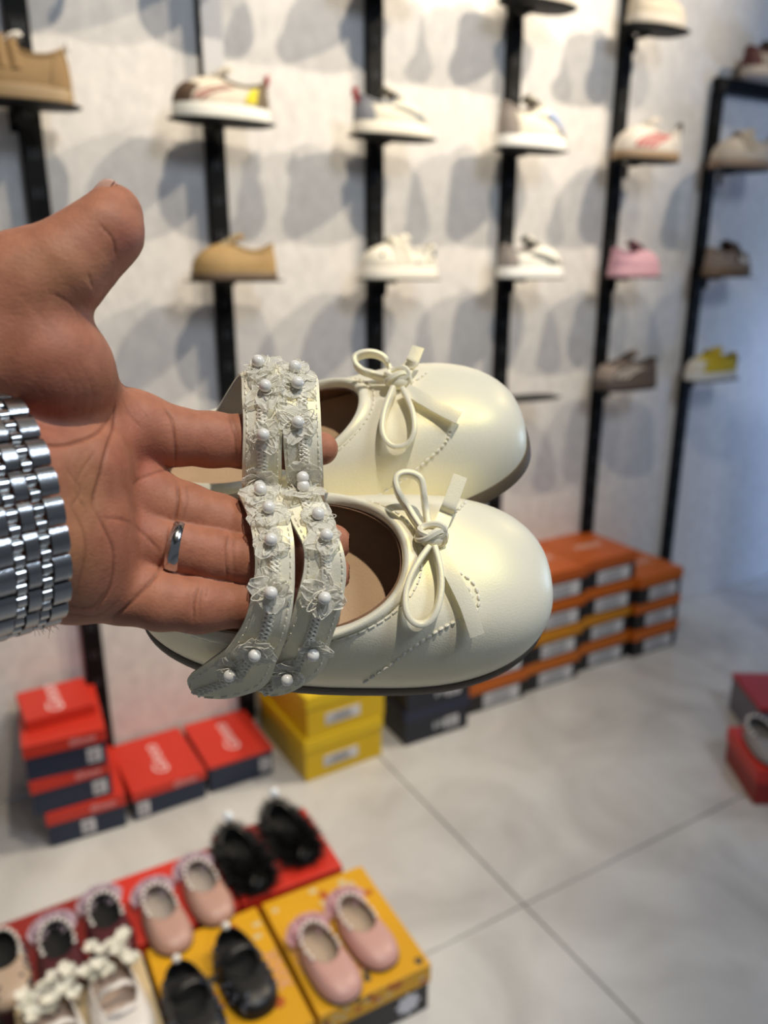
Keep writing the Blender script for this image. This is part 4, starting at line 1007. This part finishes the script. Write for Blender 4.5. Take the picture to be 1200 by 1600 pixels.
for (r_, z_) in [(.0094, -.0023), (.0101, -.0024), (.0108, -.0015), (.0110, 0), (.0108, .0015), (.0101, .0024), (.0094, .0023)]:
    rings.append(np.stack([r_ * np.cos(a), r_ * 1.0 * np.sin(a), 0 * a + z_], -1))
b.grid(np.stack(rings, 1), cu=True, cv=True); b.build('band', STEEL, t)

# wrist watch bracelet: rows of five links round the wrist
STEEL2 = mat('brushed_steel', 'a9a9aa', .26, metal=1., bump=.06, bscale=1500)
hx = WH.copy(); hx /= np.linalg.norm(hx); vy = np.array([0, 1., 0]); vy -= hx * (hx @ vy); vy /= np.linalg.norm(vy); vx = np.cross(hx, vy) * -1; vx = vx if vx[2] > 0 else -vx
c = (WC + WH * 4.) * .001; axes = B3.T @ np.stack([vx, vy, -hx], 1); og = ORIG + (c + vx * .0025) @ B3
t = oriented('wrist_watch', 'steel bracelet watch on the wrist at the left picture edge', 'watch', og, axes)
RA, RB = .0260, .0365
th = np.linspace(0, 2 * np.pi, 2000); ex = np.stack([RA * np.cos(th), RB * np.sin(th)], -1); sl = np.concatenate([[0], np.cumsum(np.linalg.norm(np.diff(ex, axis=0), axis=1))]); tot = sl[-1]
NR = 22; pitch = tot / NR
def link_mesh(name, wz, ln, th_, m):
    b = MB(); prof = []
    for u_ in np.linspace(-1, 1, 9): prof.append((u_ * ln / 2, th_ * (1 - .55 * abs(u_) ** 3)))
    P_ = np.array([[(x, y, -wz / 2) for x, y in prof] + [(ln / 2, -.001, -wz / 2), (-ln / 2, -.001, -wz / 2)], [(x, y, wz / 2) for x, y in prof] + [(ln / 2, -.001, wz / 2), (-ln / 2, -.001, wz / 2)]])
    b.grid(P_, cv=True); k_ = P_.shape[1]; b.f.append(tuple(range(k_))); b.m.append(0); b.f.append(tuple(range(2 * k_ - 1, k_ - 1, -1))); b.m.append(0)
    return b.mesh(name, m)
COLS = [(-.0030, .0058, 0, STEEL2, 1.), (.0016, .0030, .5, STEEL, .5), (.0055, .0042, 0, STEEL2, .92), (.0094, .0030, .5, STEEL, .5), (.0140, .0058, 0, STEEL2, 1.)]
LM = {}
for (z_, wz, ph_, m_, lf) in COLS:
    nsub = 2 if lf == .5 else 1
    key = (wz, lf)
    if key not in LM: LM[key] = link_mesh('link', wz - .0003, pitch / nsub * (.94 if nsub == 1 else .9), .0026 if nsub == 1 else .0023, m_)
    for i in range(NR * nsub):
        s_ = ((i + ph_ * (1 if nsub == 1 else .5)) / nsub * pitch) % tot; k_ = np.searchsorted(sl, s_); k_ = min(k_, 1999); a_ = th[k_]
        if math.cos(a_) < -.35: continue
        o = link('link', LM[key], t); o.location = (ex[k_, 0], ex[k_, 1], z_)
        nx, ny = math.cos(a_) / RA, math.sin(a_) / RB; o.rotation_euler = (0, 0, math.atan2(ny, nx) - math.pi / 2)
# watch case on the far side of the wrist
b = MB(); a = np.arange(40) * 2 * np.pi / 40; rings = []
for (r_, x_) in ((.0, 0), (.017, 0), (.019, .002), (.019, .007), (.017, .009), (.016, .0088), (0, .0088)):
    rings.append(np.stack([0 * a - RA - x_, r_ * np.cos(a), .0055 + r_ * np.sin(a)], -1))
b.grid(np.stack(rings, 1), cu=True); b.build('watch_case', STEEL, t)
